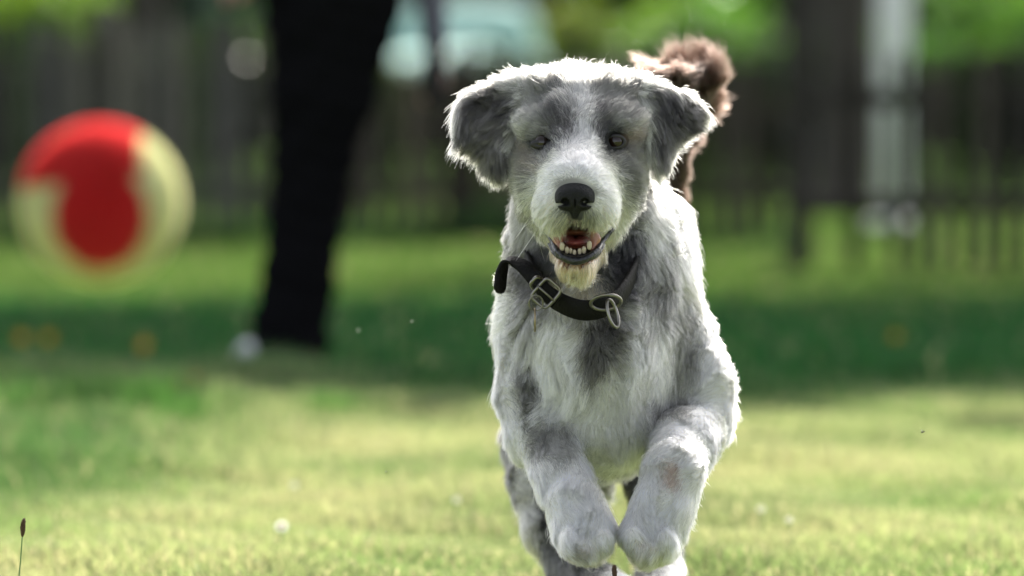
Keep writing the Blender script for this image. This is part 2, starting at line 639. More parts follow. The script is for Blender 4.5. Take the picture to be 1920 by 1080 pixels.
# ------------------------------------------------------------------ picket fence
def woods(nm, rgb):
    r, g, b_ = rgb
    return [plain(nm, c, .9, bump=.5, scale=18, var=.4, spec=.2) for c in ((r, g, b_), (r * 1.7, g * 1.65, b_ * 1.5), (r * .55, g * .55, b_ * .5), (r * .8, g * 1.1, b_ * .6))]


M_wood = woods('weathered_wood', (.075, .072, .062))
M_wood3 = woods('brown_wood', (.056, .048, .036))
M_wood2 = woods('dark_wood', (.038, .034, .028))


def picket_mesh(w, t, h):
    v = [(-w / 2, 0), (w / 2, 0), (w / 2, h - w * .55), (0, h), (-w / 2, h - w * .55)]
    V = [(a, -t / 2, b) for a, b in v] + [(a, t / 2, b) for a, b in v]
    bm = bmesh.new()
    vs_ = [bm.verts.new(p) for p in V]
    bm.faces.new(vs_[:5]); bm.faces.new(vs_[5:][::-1])
    for i in range(5):
        bm.faces.new((vs_[i], vs_[i + 5], vs_[(i + 1) % 5 + 5], vs_[(i + 1) % 5]))
    bmesh.ops.recalc_face_normals(bm, faces=bm.faces)
    me = bpy.data.meshes.new('picket')
    bm.to_mesh(me); bm.free()
    return me


def fence(name, label, x0, x1, y, h, sp, w, rails, posts, mat, skip=(), post_h=None):
    root = thing(name, label, 'fence', ((x0 + x1) / 2, y, 0), 'wooden picket fences along the lawn')
    base = None
    n = int((x1 - x0) / sp)
    for i in range(n):
        x = x0 + (i + .5) * sp
        if any(a < x < b for a, b in skip):
            continue
        if base is None:
            base = []
            for mt in mat:
                me = picket_mesh(w, .018, h); me.materials.append(mt); base.append(me)
        o = bpy.data.objects.new('picket', random.choice(base))
        COL.objects.link(o)
        o.parent = root
        o.location = (x - root.location.x + random.uniform(-.006, .006), -.03, .03 + random.uniform(-.012, .012))
        o.rotation_euler = (random.uniform(-.01, .01), random.uniform(-.015, .015), random.uniform(-.05, .05))
        o.scale = (random.uniform(.9, 1.08), 1, random.uniform(.97, 1.03))
    for z in rails:
        me = box_mesh('rail', x1 - x0, .035, .07, .005, 'mid')
        me.materials.append(mat[0])
        o = bpy.data.objects.new('rail', me); COL.objects.link(o); o.parent = root
        o.location = (0, 0, z)
    for px_, ph in posts:
        me = box_mesh('post', .09, .09, ph, .008)
        me.materials.append(mat[0])
        o = bpy.data.objects.new('post', me); COL.objects.link(o); o.parent = root
        o.location = (px_ - root.location.x, .066, 0)
    return root


def wx(px, y):
    return float(W(px, 300, y)[0])


FY = 25.0
fence('picket_fence', 'tall grey weathered picket fence behind the ball, left of the person', -4.9, wx(600, FY), FY, .94, .087, .060, (.22, .70),
      [(wx(188, FY), 1.05), (-3.6, 1.0)], M_wood)
fence('picket_fence', 'lower brownish picket fence between the person and the dark post', wx(604, FY), wx(1478, FY), FY, .735, .087, .060, (.22, .58),
      [(wx(865, FY), .84), (wx(1210, FY), .84)], M_wood3)
FY2 = 21.1
fence('picket_fence', 'darker picket fence with missing boards to the right of the dog', wx(1500, FY2), 4.6, FY2, .80, .080, .048, (.265, .66),
      [(wx(1500, FY2), 1.25), (3.1, 1.0)], M_wood2, skip=((wx(1506, FY2), wx(1572, FY2)), (wx(1622, FY2), wx(1672, FY2))))

# weeds added along the foot of the fence, coloured dark for its shade
nw = 9000
wx_ = RNG.uniform(-4.5, 1.25, nw); wy_ = RNG.uniform(24.35, 24.93, nw)
wh_ = np.clip(.12 + .07 * nz(np.stack([wx_, wy_, 0 * wx_], 1), 4, 12)[:, 0], .04, .3) * RNG.uniform(.5, 1.2, nw)
tag(blades('fence_shade_weeds', wx_, wy_, wh_, RNG.uniform(.008, .016, nw), np.array([.022, .060, .016]) * RNG.uniform(.6, 1.4, (nw, 1)), .4),
    'added weeds along the foot of the picket fence, coloured dark for its shade', None, None, 'stuff')

# ------------------------------------------------------------------ foliage


def leaf_quads(C, size, col, up=0.0):
    n = len(C)
    a = unit(RNG.normal(size=(n, 3)) + np.array([0, 0, up]))
    b = unit(np.cross(a, RNG.normal(size=(n, 3))))
    s = size * RNG.uniform(.6, 1.35, n)
    c = np.cross(a, b)
    L = b * s[:, None]
    Wd = a * (s * .34)[:, None]
    bend = c * (s * .12)[:, None]
    V = np.stack([C - L * .5, C + Wd + bend, C + L * .5, C - Wd + bend], 1).reshape(-1, 3)
    o = np.arange(n)[:, None] * 4
    F = np.vstack([o + np.array([[0, 1, 2]]), o + np.array([[0, 2, 3]])])
    return V, F, np.repeat(col, 4, 0)


def crown_points(c, r, n, clumps, shell=.55):
    """leaf positions gathered in clumps spread through an uneven crown"""
    c, r = np.array(c), np.array(r)
    d = unit(RNG.normal(size=(clumps, 3)))
    rad = (shell + (1 - shell) * RNG.uniform(0, 1, clumps)) * RNG.uniform(.75, 1.08, clumps)
    K = c + d * rad[:, None] * r
    cr = r.mean() * RNG.uniform(.16, .34, clumps)
    i = RNG.integers(0, clumps, n)
    P = K[i] + RNG.normal(size=(n, 3)) * (cr[i] * .55)[:, None]
    return P, i, K


def foliage(name, parent, c, r, n, clumps, size, base, var=.35, shell=.55, clip=None):
    P, i, K = crown_points(c, r, n, clumps, shell)
    P = P[P[:, 2] > 0.01]
    if clip is not None:
        P = P[clip(P)]
    n = len(P)
    tone = RNG.uniform(1 - var, 1 + var, clumps)[i[:n]] * RNG.uniform(.75, 1.3, n)
    hue = RNG.uniform(-.25, .35, clumps)[i[:n]]
    col = np.array(base) * tone[:, None]
    col[:, 0] *= 1 + hue
    V, F, Cc = leaf_quads(P, size, col)
    return link(name, np_mesh(name, V, F, False, Cc), parent, M_leaf)


def shrub(label, c, r, n, size, base, clumps=26, group='shrubs and bushes beyond the fence', name='shrub', cat='shrub'):
    root = thing(name, label, cat, (c[0], c[1], 0), group)
    foliage('foliage', root, c, r, n, clumps, size, base)
    parts = []
    for k in range(5):
        a = RNG.uniform(0, 6.28)
        tip = np.array([c[0] + math.cos(a) * r[0] * .6, c[1] + math.sin(a) * r[1] * .6, c[2] + r[2] * .5])
        b = np.array([c[0] + math.cos(a) * .08, c[1] + math.sin(a) * .08, 0])
        parts.append(tube(catmull([b, (b + tip) / 2 + RNG.normal(size=3) * .05 * r[0], tip], 4), np.linspace(.03, .008, 9) * r[0] * 1.2, 6))
    v, f = join(parts)
    link('stem', np_mesh('stem', v, f), root, M_bark)
    return root


def tree(label, x, y, trunk_r, h, crown_c, crown_r, n, size, base, lean=(0, 0), group='trees beyond the fence', name='tree', clumps=60):
    root = thing(name, label, 'tree', (x, y, 0), group)
    top = np.array([x + lean[0], y + lean[1], h])
    P = catmull([(x, y, -.05), (x + .03, y, h * .12), (x + lean[0] * .5, y + lean[1] * .5, h * .5), top], 8)
    rr = np.linspace(trunk_r, trunk_r * .35, len(P))
    rr[:3] *= (1.35, 1.15, 1.05)
    parts = [tube(P, rr, 14)]
    for k in range(9):
        d = unit(RNG.normal(size=3)); d[2] = abs(d[2])
        e = np.array(crown_c) + d * np.array(crown_r) * .75
        s = P[int(len(P) * RNG.uniform(.6, .98)) - 1]
        parts.append(tube(catmull([s, (s + e) / 2 + np.array([0, 0, .3]), e], 5), np.linspace(trunk_r * .32, .02, 11), 7))
    v, f = join(parts)
    link('trunk', np_mesh('trunk', v, f), root, M_bark)
    foliage('crown', root, crown_c, crown_r, n, clumps, size, base, .3, .1)
    return root


# the trees whose crowns shade the middle of the lawn
tree('thick dark tree trunk behind the right hand fence', 1.74, 30.0, .165, 10.5, (3.2, 30.0, 10.1), (3.4, 2.2, 1.7), 9000, .38, (.045, .10, .02))
tree('tree whose crown shades the lawn, standing further left', -3.4, 30.3, .2, 10.5, (-1.4, 30.2, 10.2), (3.4, 2.2, 1.7), 9000, .38, (.04, .09, .02), (1.2, 0))
tree('tree whose crown shades the lawn, standing further right', 8.0, 30.3, .2, 10.5, (7.8, 30.2, 10.2), (3.4, 2.2, 1.7), 9000, .38, (.04, .09, .02))
# tall trees added further off to shade the shrubs, crowns out of view
for k, (x, y, g) in enumerate([(-9, 47, 1), (-3.2, 49, 0), (2.4, 47, 1), (8, 49, 0)]):
    tree(['tall tree added for its shade far beyond the fence on the left', 'tall tree added for its shade far beyond the fence, above the person', 'tall tree added for its shade far beyond the fence, above the dog', 'tall tree added for its shade far beyond the fence on the right'][k],
         x, y, .25, 9, (x, y, 9), (4.0, 3.0, 3.0), 6000, .55, (.04, .095, .02))

# dark shrubs close behind the fence
for k in range(9):
    x = -4.6 + k * 1.15 + RNG.uniform(-.15, .15)
    if 0.1 < x < 0.9:
        pass
    shrub(['dark green shrub behind the fence at the far left edge', 'dark shrub behind the fence above the ball', 'dark shrub behind the fence between ball and person', 'dark shrub behind the fence beside the person',
           'dark shrub behind the fence, just left of the dog', 'dark shrub hidden behind the head of the dog', 'dark shrub behind the fence, right of the dog', 'dark shrub behind the darker fence and the white pole',
           'dark shrub behind the fence at the right edge'][k], (x, 40.5 + RNG.uniform(-.5, .5), .46), (.85, .6, .42 + RNG.uniform(-.06, .05)), 6500, .085, (.022, .042, .012), 46, 'dark shrubs behind the fence')

# brighter bushes and low trees further off, seen above the fence
bright = [(-5.2, 62, 1.0, 1.7, (.13, .26, .03)), (-2.4, 60, 1.1, 1.0, (.03, .08, .015)), (.95, 64, 1.0, 1.15, (.10, .17, .02)), (2.2, 60, 1.2, 1.25, (.08, .20, .035)),
          (3.4, 58, 1.1, .9, (.10, .22, .05)), (5.2, 62, 1.3, 1.5, (.07, .18, .03)), (7.4, 60, 1.4, 1.3, (.09, .19, .03)), (-7.6, 60, 1.4, 1.4, (.06, .15, .03)), (1.6, 57, .45, .5, (.20, .14, .07))]
blab = ['bright green bush at the upper left corner', 'dark green bush left of the person', 'olive green bush above the head of the dog', 'bright green bush above the raised tail',
        'pale green bush left of the dark tree trunk', 'bright green bush right of the white pole', 'bright green bush beyond the right edge', 'mid green bush beyond the left edge', 'brownish dry bush just above the head of the dog']
for (x, y, rx, h, c), lb in zip(bright, blab):
    shrub(lb, (x, y, h * .62), (rx, rx * .8, h * .62), 2600, .13, c, 26, 'bushes far beyond the fence')

# far wood that closes the view
P = []
for k in range(150):
    c = np.array([RNG.uniform(-34, 34), RNG.uniform(88, 104), RNG.uniform(0.3, 9) if k % 3 else RNG.uniform(.2, 2.5)])
    P.append(c + RNG.normal(size=(420, 3)) * np.array([2.0, 1.2, 1.8]))
P = np.concatenate(P)
P = P[P[:, 2] > .05]
cc = np.array([.04, .11, .02]) * RNG.uniform(.6, 1.6, (len(P), 1)) * (1 + .4 * nz(P, .25, 9)[:, :1])
V, F, Cc = leaf_quads(P, .75, np.clip(cc, .005, .4))
tag(link('far_wood', np_mesh('far_wood', V, F, False, Cc), None, M_leaf), 'far wood closing the view behind everything', None, None, 'stuff')

# white pole
pw = thing('white_pole', 'tall white pole standing behind the darker fence', 'pole', (wx(1676, 27.0), 27.0, 0))
M_white = plain('white_paint', (.78, .78, .77), .5, var=.06)
v, f = tube([(pw.location.x, 27.0, 0), (pw.location.x, 27.0, 1.3), (pw.location.x, 27.0, 5.2)], [.082, .080, .07], 20)
link('shaft', np_mesh('shaft', v, f), pw, M_white)
v, f = tube([(pw.location.x, 27.0, 0), (pw.location.x, 27.0, .04), (pw.location.x, 27.0, .05)], [.13, .13, .09], 20)
link('base_plate', np_mesh('base_plate', v, f), pw, M_white)
v, f = tube([(pw.location.x, 27.0, 5.2), (pw.location.x, 27.0, 5.23), (pw.location.x, 27.0, 5.26)], [.07, .07, .03], 20)
link('cap', np_mesh('cap', v, f), pw, M_white)


# ------------------------------------------------------------------ pale car parked far beyond the fence
def car():
    x0, y0 = wx(868, 54), 54.0
    root = thing('parked_car', 'pale mint green car parked beyond the fence, above the fence top', 'car', (x0, y0, 0))
    paint = plain('mint_car_paint', (.40, .62, .57), .8, spec=.2, var=.03, scale=3)
    glass = plain('car_glass', (.03, .05, .05), .05, spec=.8, var=.05)
    dark = plain('car_rubber', (.02, .02, .02), .8)
    lampm = plain('lamp_glass', (.35, .38, .38), .3)
    f = Field((x0 - 1.1, y0 - .4, .1), (x0 + 1.1, y0 + 4.6, 1.75), .04)
    f.rbox((x0, y0 + 2.0, .55), (.82, 1.98, .25), .16, .1)
    f.ell((x0, y0 + .75, .74), (.74, .9, .20), .12)
    f.rbox((x0, y0 + 2.5, .95), (.72, 1.35, .42), .34, .2)
    for sx in (-1, 1):
        for yy in (.72, 3.25):
            f.carve((x0 + sx * .82, y0 + yy, .32), (.2, .36, .36), .02)
    b = field_obj('body', f, paint, root)

    def pane(name, pts, th=.02, mat=glass):
        bm = bmesh.new()
        a = [bm.verts.new(p) for p in pts]
        fc = bm.faces.new(a)
        bmesh.ops.solidify(bm, geom=[fc], thickness=th)
        me = bpy.data.meshes.new(name); bm.to_mesh(me); bm.free()
        return link(name, me, root, mat)
    pane('windscreen', [(x0 - .56, y0 + 1.12, .92), (x0 + .56, y0 + 1.12, .92), (x0 + .46, y0 + 1.36, 1.27), (x0 - .46, y0 + 1.36, 1.27)])
    for sx in (-1, 1):
        pane('side_window', [(x0 + sx * .735, y0 + 1.6, .9), (x0 + sx * .735, y0 + 3.2, .9), (x0 + sx * .70, y0 + 3.0, 1.22), (x0 + sx * .70, y0 + 1.85, 1.22)])
        fl = Field((x0 + sx * .55 - .2, y0 - .2, .4), (x0 + sx * .55 + .2, y0 + .25, .85), .02)
        fl.ell((x0 + sx * .55, y0 + .07, .64), (.14, .08, .10))
        field_obj('headlight', fl, lampm, root)
        for yy in (.72, 3.25):
            w = thing_part('wheel', root, (x0 + sx * .74, y0 + yy, .31))
            v, q = tube([(x0 + sx * .66, y0 + yy, .31), (x0 + sx * .68, y0 + yy, .31), (x0 + sx * .80, y0 + yy, .31), (x0 + sx * .82, y0 + yy, .31)], [.28, .31, .31, .28], 24)
            link('tyre', np_mesh('tyre', v, q), w, dark)
            v, q = tube([(x0 + sx * .80, y0 + yy, .31), (x0 + sx * .83, y0 + yy, .31)], [.19, .17], 20)
            link('rim', np_mesh('rim', v, q), w, plain('rim_metal', (.5, .5, .5), .3, 1.0))
    me = box_mesh('bumper', 1.5, .12, .14, .03, 'mid'); o = link('bumper', me, root, dark); o.location = (x0, y0 - .02, .38)


def thing_part(name, parent, loc):
    o = bpy.data.objects.new(name, None)
    COL.objects.link(o)
    o.parent = parent
    o.location = Vector(loc) - parent.location
    return o


car()


# ------------------------------------------------------------------ person in black trousers
def person():
    Y = 14.8
    s = 1 / (FPX / Y)                       # metres per photo pixel there
    c = W(560, 690, Y)
    root = thing('person', 'person in wide black trousers and white shoes standing sideways on the lawn', 'person', (c[0], Y, 0))
    cloth = plain('black_cloth', (.0065, .0065, .0072), 1.0, bump=.4, scale=60, spec=0.0)
    shoe_m = plain('white_shoe_leather', (.75, .75, .78), .5)
    sole_m = plain('shoe_sole', (.6, .6, .6), .7)
    skin = plain('skin', (.45, .27, .19), .55, var=.08)
    jacket = plain('grey_jacket', (.14, .14, .17), .85, bump=.3, scale=80)
    hair = plain('dark_hair', (.03, .02, .015), .5, bump=.5, scale=50)
    w = lambda px, py, dy=0: W(px, py, Y + dy)
    lo, hi = w(380, 700) + np.array([0, -.45, -.03]), np.array([w(900, 0)[0], Y + .45, 1.8])
    # trousers: hips and two wide legs, the nearer one a little in front
    f = Field(lo, hi, .012)
    z = lambda px, zz, dy: np.array([W(px, 300, Y)[0], Y + dy, zz])
    for px, dy, kn, hem in ((610, .10, 585, 548), (628, -.09, 578, 536)):
        f.chain([z(px + 6, .97, dy), z((px + kn) / 2 + 5, .72, dy), z(kn, .48, dy * .9), z((kn + hem) / 2, .26, dy), z(hem, .075, dy)], [.178, .130, .093, .084, .094], .03)
    f.ell(z(618, 1.0, 0), (.165, .17, .15), .05)
    # hem creases
    for dy in (-.09, .10):
        f.ell(z(541, .06, dy), (.092, .075, .03), .03)
        f.carve(z(541, .0, dy), (.085, .06, .04), .01)
    ax_ = [f.lo[k] + f.h * np.arange(f.n[k]) for k in range(3)]
    X, Y_, Z = np.meshgrid(*ax_, indexing='ij', sparse=True)
    f.D += (.006 * np.sin(Z * 38 + 9 * np.sin(X * 11 + Y_ * 7)) * np.sin(X * 19 + Y_ * 23 + Z * 4) + .004 * np.sin(Z * 90 + X * 30)).astype(np.float32)
    field_obj('trousers', f, cloth, root)
    # shoes
    for px, dy, dirn in ((472, -.12, np.array([.66, .75, 0])), (548, .10, np.array([.0, 1.0, 0]))):
        dirn = unit(dirn)
        t0 = z(px, 0, dy) - (dirn * .035 if px > 500 else 0)
        at_ = lambda d_, h_: t0 + dirn * d_ + np.array([0, 0, h_])
        f = Field(np.minimum(at_(-.08, -.02), at_(.28, 0)) - np.array([.07, .07, 0]), np.maximum(at_(-.08, .2), at_(.28, .2)) + np.array([.07, .07, 0]), .008)
        f.cone(at_(0, .042), at_(.083, .05), .036, .04, .02)
        f.cone(at_(.083, .05), at_(.153, .055), .04, .045, .02)
        f.ell(at_(.132, .08), (.05, .05, .055), .02)
        f.carve(at_(.07, -.055), (.4, .4, .055), .004)
        sh = field_obj('shoe', f, shoe_m, root)
        me = box_mesh('sole', .25, .078, .02, .008)
        so = link('sole', me, sh, sole_m)
        so.location = Vector([float(q) for q in at_(.072, 0)])
        so.rotation_euler = (0, 0, math.atan2(dirn[1], dirn[0]))
    # jacket with sleeves, one arm hanging behind
    f = Field(z(420, .7, -.42), z(930, 1.62, .42), .015)
    f.chain([z(622, 1.07, 0), z(612, 1.2, 0), z(605, 1.36, 0)], [.15, .15, .155], .05)
    f.ell(z(605, 1.38, 0), (.13, .22, .12), .05)
    f.chain([z(612, 1.42, .2), z(700, 1.20, .25), z(806, .99, .22), z(814, .85, .2)], [.07, .055, .043, .034], .03)
    f.chain([z(606, 1.42, -.2), z(590, 1.16, -.25), z(520, 1.04, -.22)], [.07, .055, .042], .03)
    f.chain([z(600, 1.44, 0), z(592, 1.52, 0)], [.08, .06], .03)
    field_obj('jacket', f, jacket, root)
    # body: head, neck and hands are one skin running through the clothes
    f = Field(z(420, .55, -.42), z(930, 1.85, .42), .008)
    f.chain([z(605, 1.05, 0), z(603, 1.4, 0), z(592, 1.54, 0), z(582, 1.62, 0)], [.07, .09, .055, .07], .03)
    f.ell(z(576, 1.665, 0), (.095, .075, .11), .03)
    f.ell(z(553, 1.61, 0), (.05, .045, .05), .03)
    f.cone(z(512, 1.665, 0), z(518, 1.64, 0), .009, .014, .012)
    f.ell(z(521, 1.60, 0), (.012, .026, .012), .01)
    for sd in (-1, 1):
        f.ell(z(590, 1.66, sd * .075), (.022, .012, .032), .008)
        f.carve(z(523, 1.685, sd * .032), (.014, .014, .010), .006)
    for a, hd, fwd in (([z(612, 1.42, .2), z(700, 1.20, .25), z(806, .99, .22), z(814, .83, .2)], z(815, .77, .2), 0), ([z(606, 1.42, -.2), z(590, 1.16, -.25), z(520, 1.04, -.22), z(500, 1.03, -.2)], z(470, 1.02, -.17), 1)):
        f.chain(a, [.045, .038, .03, .026], .02)
        d = unit(hd - a[-1])
        f.cone(a[-1], a[-1] + d * .085, .024, .030, .015)
        sidev = np.array([0, 1, 0]) if not fwd else np.array([0, .6, .8])
        curl = np.array([-1, 0, 0.2]) if not fwd else np.array([.3, 0, -1])
        for q, ln in enumerate((.062, .075, .07, .055)):
            b = a[-1] + d * .085 + sidev * (q - 1.5) * .017
            p1 = b + d * ln * .55 + curl * .012
            p2 = p1 + d * ln * .35 + curl * .026
            f.chain([b, p1, p2], [.0105, .0095, .008], .006)
        b = a[-1] + d * .03 + sidev * -.024
        f.chain([b, b + d * .03 - sidev * .018 + curl * .012, b + d * .06 - sidev * .016 + curl * .025], [.012, .011, .009], .008)
    field_obj('body', f, skin, root)
    f = Field(z(470, 1.5, -.15), z(680, 1.85, .15), .008)
    f.ell(z(584, 1.70, 0), (.105, .088, .095), .02)
    f.ell(z(602, 1.65, 0), (.085, .085, .10), .03)
    f.carve(z(535, 1.63, 0), (.085, .1, .085), .02)
    field_obj('hair', f, hair, root)
    for sd in (-1, 1):
        f = Field(z(500, 1.66, sd * .032 - .03), z(545, 1.71, sd * .032 + .03), .003)
        f.ell(z(526, 1.685, sd * .032), (.011, .011, .011))
        field_obj('eye', f, plain('eye_white', (.6, .58, .55), .2), root)
    # black handle with strap held in the hanging hand
    t = thing('leash', 'dark leash hanging from the hand of the person', 'leash', W(815, 150, Y + .2))
    pts = [W(p, q, Y + .18) for p, q in ((812, 40), (806, 100), (803, 150), (812, 186), (826, 180), (828, 130), (820, 60))]
    v, q = band(catmull(pts, 6), np.tile([0.5, 1.0, 0], (37, 1)), .024, .006)
    link('strap', np_mesh('strap', v, q), t, plain('leash_webbing', (.012, .012, .018), .8))
    link('handle', np_mesh('handle', *tube([W(815, 84, Y + .14), W(814, 130, Y + .14), W(814, 192, Y + .14)], [.024, .029, .024], 14)), t, plain('black_foam', (.01, .01, .014), .9))


person()


# ------------------------------------------------------------------ ball
def ball():
    Y = 4.85
    c = W(189, 381, Y)
    r = .0655
    root = thing('tennis_ball', 'oversized red and yellow felt tennis ball flying in mid air', 'ball', c)
    bm = bmesh.new()
    bmesh.ops.create_icosphere(bm, subdivisions=6, radius=1)
    P = np.array([v.co[:] for v in bm.verts])
    F = np.array([[v.index for v in f.verts] for f in bm.faces])
    bm.free()
    # the felt panels: a cap over the top that runs down in a rounded lobe on the viewer's side
    def fn(p):
        a_, b_, c_ = p[:, 0], p[:, 1], p[:, 2]
        lobe = np.minimum(1 - ((a_ - .05) / .59) ** 2 - ((c_ + .14) / .67) ** 2, -b_ * 3)
        cap = np.minimum(c_ - (.33 + .12 * a_), .50 - a_ - .1 * b_)
        return np.maximum(lobe * .4, cap)
    v0 = fn(P)
    s = v0[F].sum(1) > 0
    felt_r = plain('red_felt', (.42, .006, .014), .95, bump=.6, scale=300, sheen=.15, spec=.15, var=.12)
    felt_y = plain('yellow_felt', (.62, .63, .42), .95, bump=.6, scale=300, sheen=.2, spec=.15, var=.1)
    for nm, sel, mt in (('red_panel', s, felt_r), ('yellow_panel', ~s, felt_y)):
        f = F[sel]
        u, inv = np.unique(f, return_inverse=True)
        v = P[u]
        edge = np.abs(v0[u])
        v = v * (r * (1 - .012 * np.exp(-edge / .03)))[:, None]
        o = link(nm, np_mesh(nm, v, inv.reshape(f.shape)), None, mt)
        o.parent = root
        # felt fuzz
        nh = 26000
        e0 = v[inv.reshape(f.shape)[RNG.integers(0, len(f), nh), 0]]
        d_ = unit(unit(e0) + .55 * RNG.normal(size=(nh, 3)))
        hp = np.stack([e0 + d_ * t_ * .0048 for t_ in (0, .5, 1)], 1).astype(np.float32)
        hc = bpy.data.hair_curves.new('felt_fuzz')
        hc.add_curves([3] * nh)
        hc.attributes['position'].data.foreach_set('vector', hp.ravel())
        (hc.attributes.get('radius') or hc.attributes.new('radius', 'FLOAT', 'POINT')).data.foreach_set('value', np.full(nh * 3, .00012, np.float32))
        hc.materials.append(petal('red_fuzz' if nm[0] == 'r' else 'yellow_fuzz', (.75, .07, .07) if nm[0] == 'r' else (.70, .70, .40)))
        fz = bpy.data.objects.new('felt_fuzz', hc); COL.objects.link(fz); fz.parent = o
        fz['kind'] = 'stuff'
    bm = bmesh.new()
    bmesh.ops.create_icosphere(bm, subdivisions=4, radius=r * .982)
    me = bpy.data.meshes.new('seam'); bm.to_mesh(me); bm.free()
    for p in me.polygons:
        p.use_smooth = True
    o = link('seam', me, None, plain('seam_rubber', (.5, .42, .2), .8))
    o.parent = root


ball()

#==DOG==
# ------------------------------------------------------------------ dog: one continuous skin
HEAD, EARL, EARR, NECK, BODY, FLL, FLR, HLL, HLR, TAIL, MOUTH = range(11)
px_ = PX
f = Field(W(800, 1150, 7.45) * np.array([1, 0, 1]) + np.array([0, 7.44, 0]), np.array([W(1420, 0, 8.9)[0], 8.86, W(900, 20, 8.6)[2]]), .005)
f.lo[2] = -.01
# torso
f.cone(W(1140, 650, 8.02), W(1178, 640, 8.48), .128, .108, .03, BODY)
f.ell(W(1119, 655, 7.93), (.112, .17, .150), .04, BODY)
f.ell(W(1135, 790, 7.93), (.072, .12, .066), .05, BODY)
f.ell(W(1205, 500, 7.98), (.070, .12, .115), .06, BODY)
f.ell(W(1180, 690, 8.55), (.10, .13, .12), .04, BODY)
# neck
f.cone(W(1090, 300, 7.88), W(1096, 585, 7.93), .083, .118, .05, NECK)
# head
f.ell(W(1087, 234, 7.79), (.083, .105, .060), .02, HEAD)
f.ell(W(1086, 300, 7.76), (.077, .085, .072), .03, HEAD)
f.ell(W(1087, 172, 7.80), (.074, .075, .025), .03, HEAD)
for sx in (-1, 1):
    f.ell(W(1088 + sx * 60, 183, 7.80), (.034, .05, .022), .03, HEAD)
f.cone(W(1084, 258, 7.72), W(1081, 340, 7.625), .030, .034, .04, HEAD)
f.cone(W(1082, 345, 7.71), W(1080, 378, 7.622), .057, .039, .04, HEAD)
for sx in (-1, 1):
    f.ell(W(1081 + sx * 36, 390, 7.63), (.027, .04, .023), .025, HEAD)
    f.ell(W(1085 + sx * 64, 238, 7.725), (.034, .022, .018), .025, HEAD)
    f.ell(W(1085 + sx * 66, 345, 7.735), (.032, .04, .046), .035, HEAD)
    f.ell(W(1085 + sx * 50, 412, 7.765), (.022, .04, .028), .03, HEAD)
f.cone(W(1084, 468, 7.76), W(1080, 492, 7.655), .036, .021, .015, HEAD)
f.ell(W(1080, 500, 7.68), (.022, .03, .012), .015, HEAD)
# forelegs
f.chain([W(1010, 640, 7.90), W(1010, 740, 7.88), W(1017, 812, 7.85)], [.048, .046, .043], .04, FLL)
f.chain([W(1017, 812, 7.85), W(1054, 895, 7.77), W(1080, 952, 7.72)], [.042, .034, .033], .02, FLL)
f.chain([W(1080, 948, 7.72), W(1096, 996, 7.70), W(1099, 1022, 7.71)], [.035, .038, .026], .015, FLL)
for q, (a, b) in enumerate(((1068, 1012), (1088, 1026), (1108, 1028), (1128, 1014))):
    f.ell(W(a, b, 7.664), (.0128, .021, .018), .005, FLL)
f.chain([W(1262, 640, 7.94), W(1300, 720, 7.93), W(1322, 787, 7.94)], [.056, .048, .029], .03, FLR)
f.chain([W(1316, 785, 7.93), W(1288, 830, 7.83), W(1264, 882, 7.73)], [.038, .040, .037], .025, FLR)
f.chain([W(1264, 882, 7.73), W(1243, 950, 7.71), W(1223, 1004, 7.70), W(1213, 1027, 7.71)], [.038, .037, .037, .024], .015, FLR)
for q, (a, b) in enumerate(((1188, 1010), (1202, 1030), (1224, 1031), (1248, 1011))):
    f.ell(W(a, b, 7.668), (.0128, .021, .018), .005, FLR)
# hind legs swinging forward below the belly
f.chain([W(1095, 720, 8.46), W(1040, 830, 8.36), W(1018, 900, 8.28)], [.085, .065, .048], .03, HLL)
f.chain([W(1018, 900, 8.28), W(1028, 985, 8.24), W(1068, 1055, 8.20), W(1130, 1100, 8.08), W(1165, 1122, 7.99)], [.044, .034, .030, .027, .030], .015, HLL)
f.chain([W(1235, 720, 8.46), W(1230, 830, 8.38), W(1236, 900, 8.30)], [.080, .062, .046], .03, HLR)
f.chain([W(1236, 900, 8.30), W(1240, 1000, 8.36), W(1236, 1060, 8.30), W(1230, 1110, 8.18), W(1226, 1130, 8.10)], [.042, .030, .026, .026, .030], .015, HLR)
f.ell(W(1126, 905, 8.40), (.014, .03, .026), .02, HLL)
# tail raised over the back and curled
TAILP = [W(1205, 560, 8.62), W(1245, 455, 8.64), W(1262, 390, 8.63), W(1268, 320, 8.60), W(1286, 240, 8.55), W(1306, 186, 8.50), W(1308, 150, 8.46), W(1277, 124, 8.42), W(1236, 120, 8.38)]
f.chain(TAILP, [.035, .015, .012, .012, .015, .019, .022, .021, .011], .02, TAIL)
# ears
EL = [(990, 150), (955, 152), (915, 160), (880, 174), (861, 196), (858, 220), (867, 250), (886, 284), (908, 314), (928, 331), (945, 331), (956, 300), (972, 240)]
ER = [(1192, 150), (1225, 152), (1262, 161), (1298, 176), (1320, 197), (1322, 218), (1300, 242), (1276, 266), (1258, 296), (1247, 319), (1234, 327), (1222, 304), (1206, 240)]
EARP = {}
for reg, poly, xc in ((EARL, EL, 985), (EARR, ER, 1196)):
    Q = np.array([W(a, b, 7.80) for a, b in poly])
    x0 = W(xc, 200, 7.80)[0]
    ym = lambda x, z, x0=x0: 7.765 + .35 * np.abs(x - x0) + 0.10 * (z - .74)
    f.slab(Q[:, [0, 2]], ym, .0085, .018, reg)
    EARP[reg] = Q[:, [0, 2]]
# mouth
f.carve(W(1081, 450, 7.625), (.0350, .085, .0250), .008, MOUTH)
f.carve(W(1081, 468, 7.635), (.026, .06, .016), .006, MOUTH)
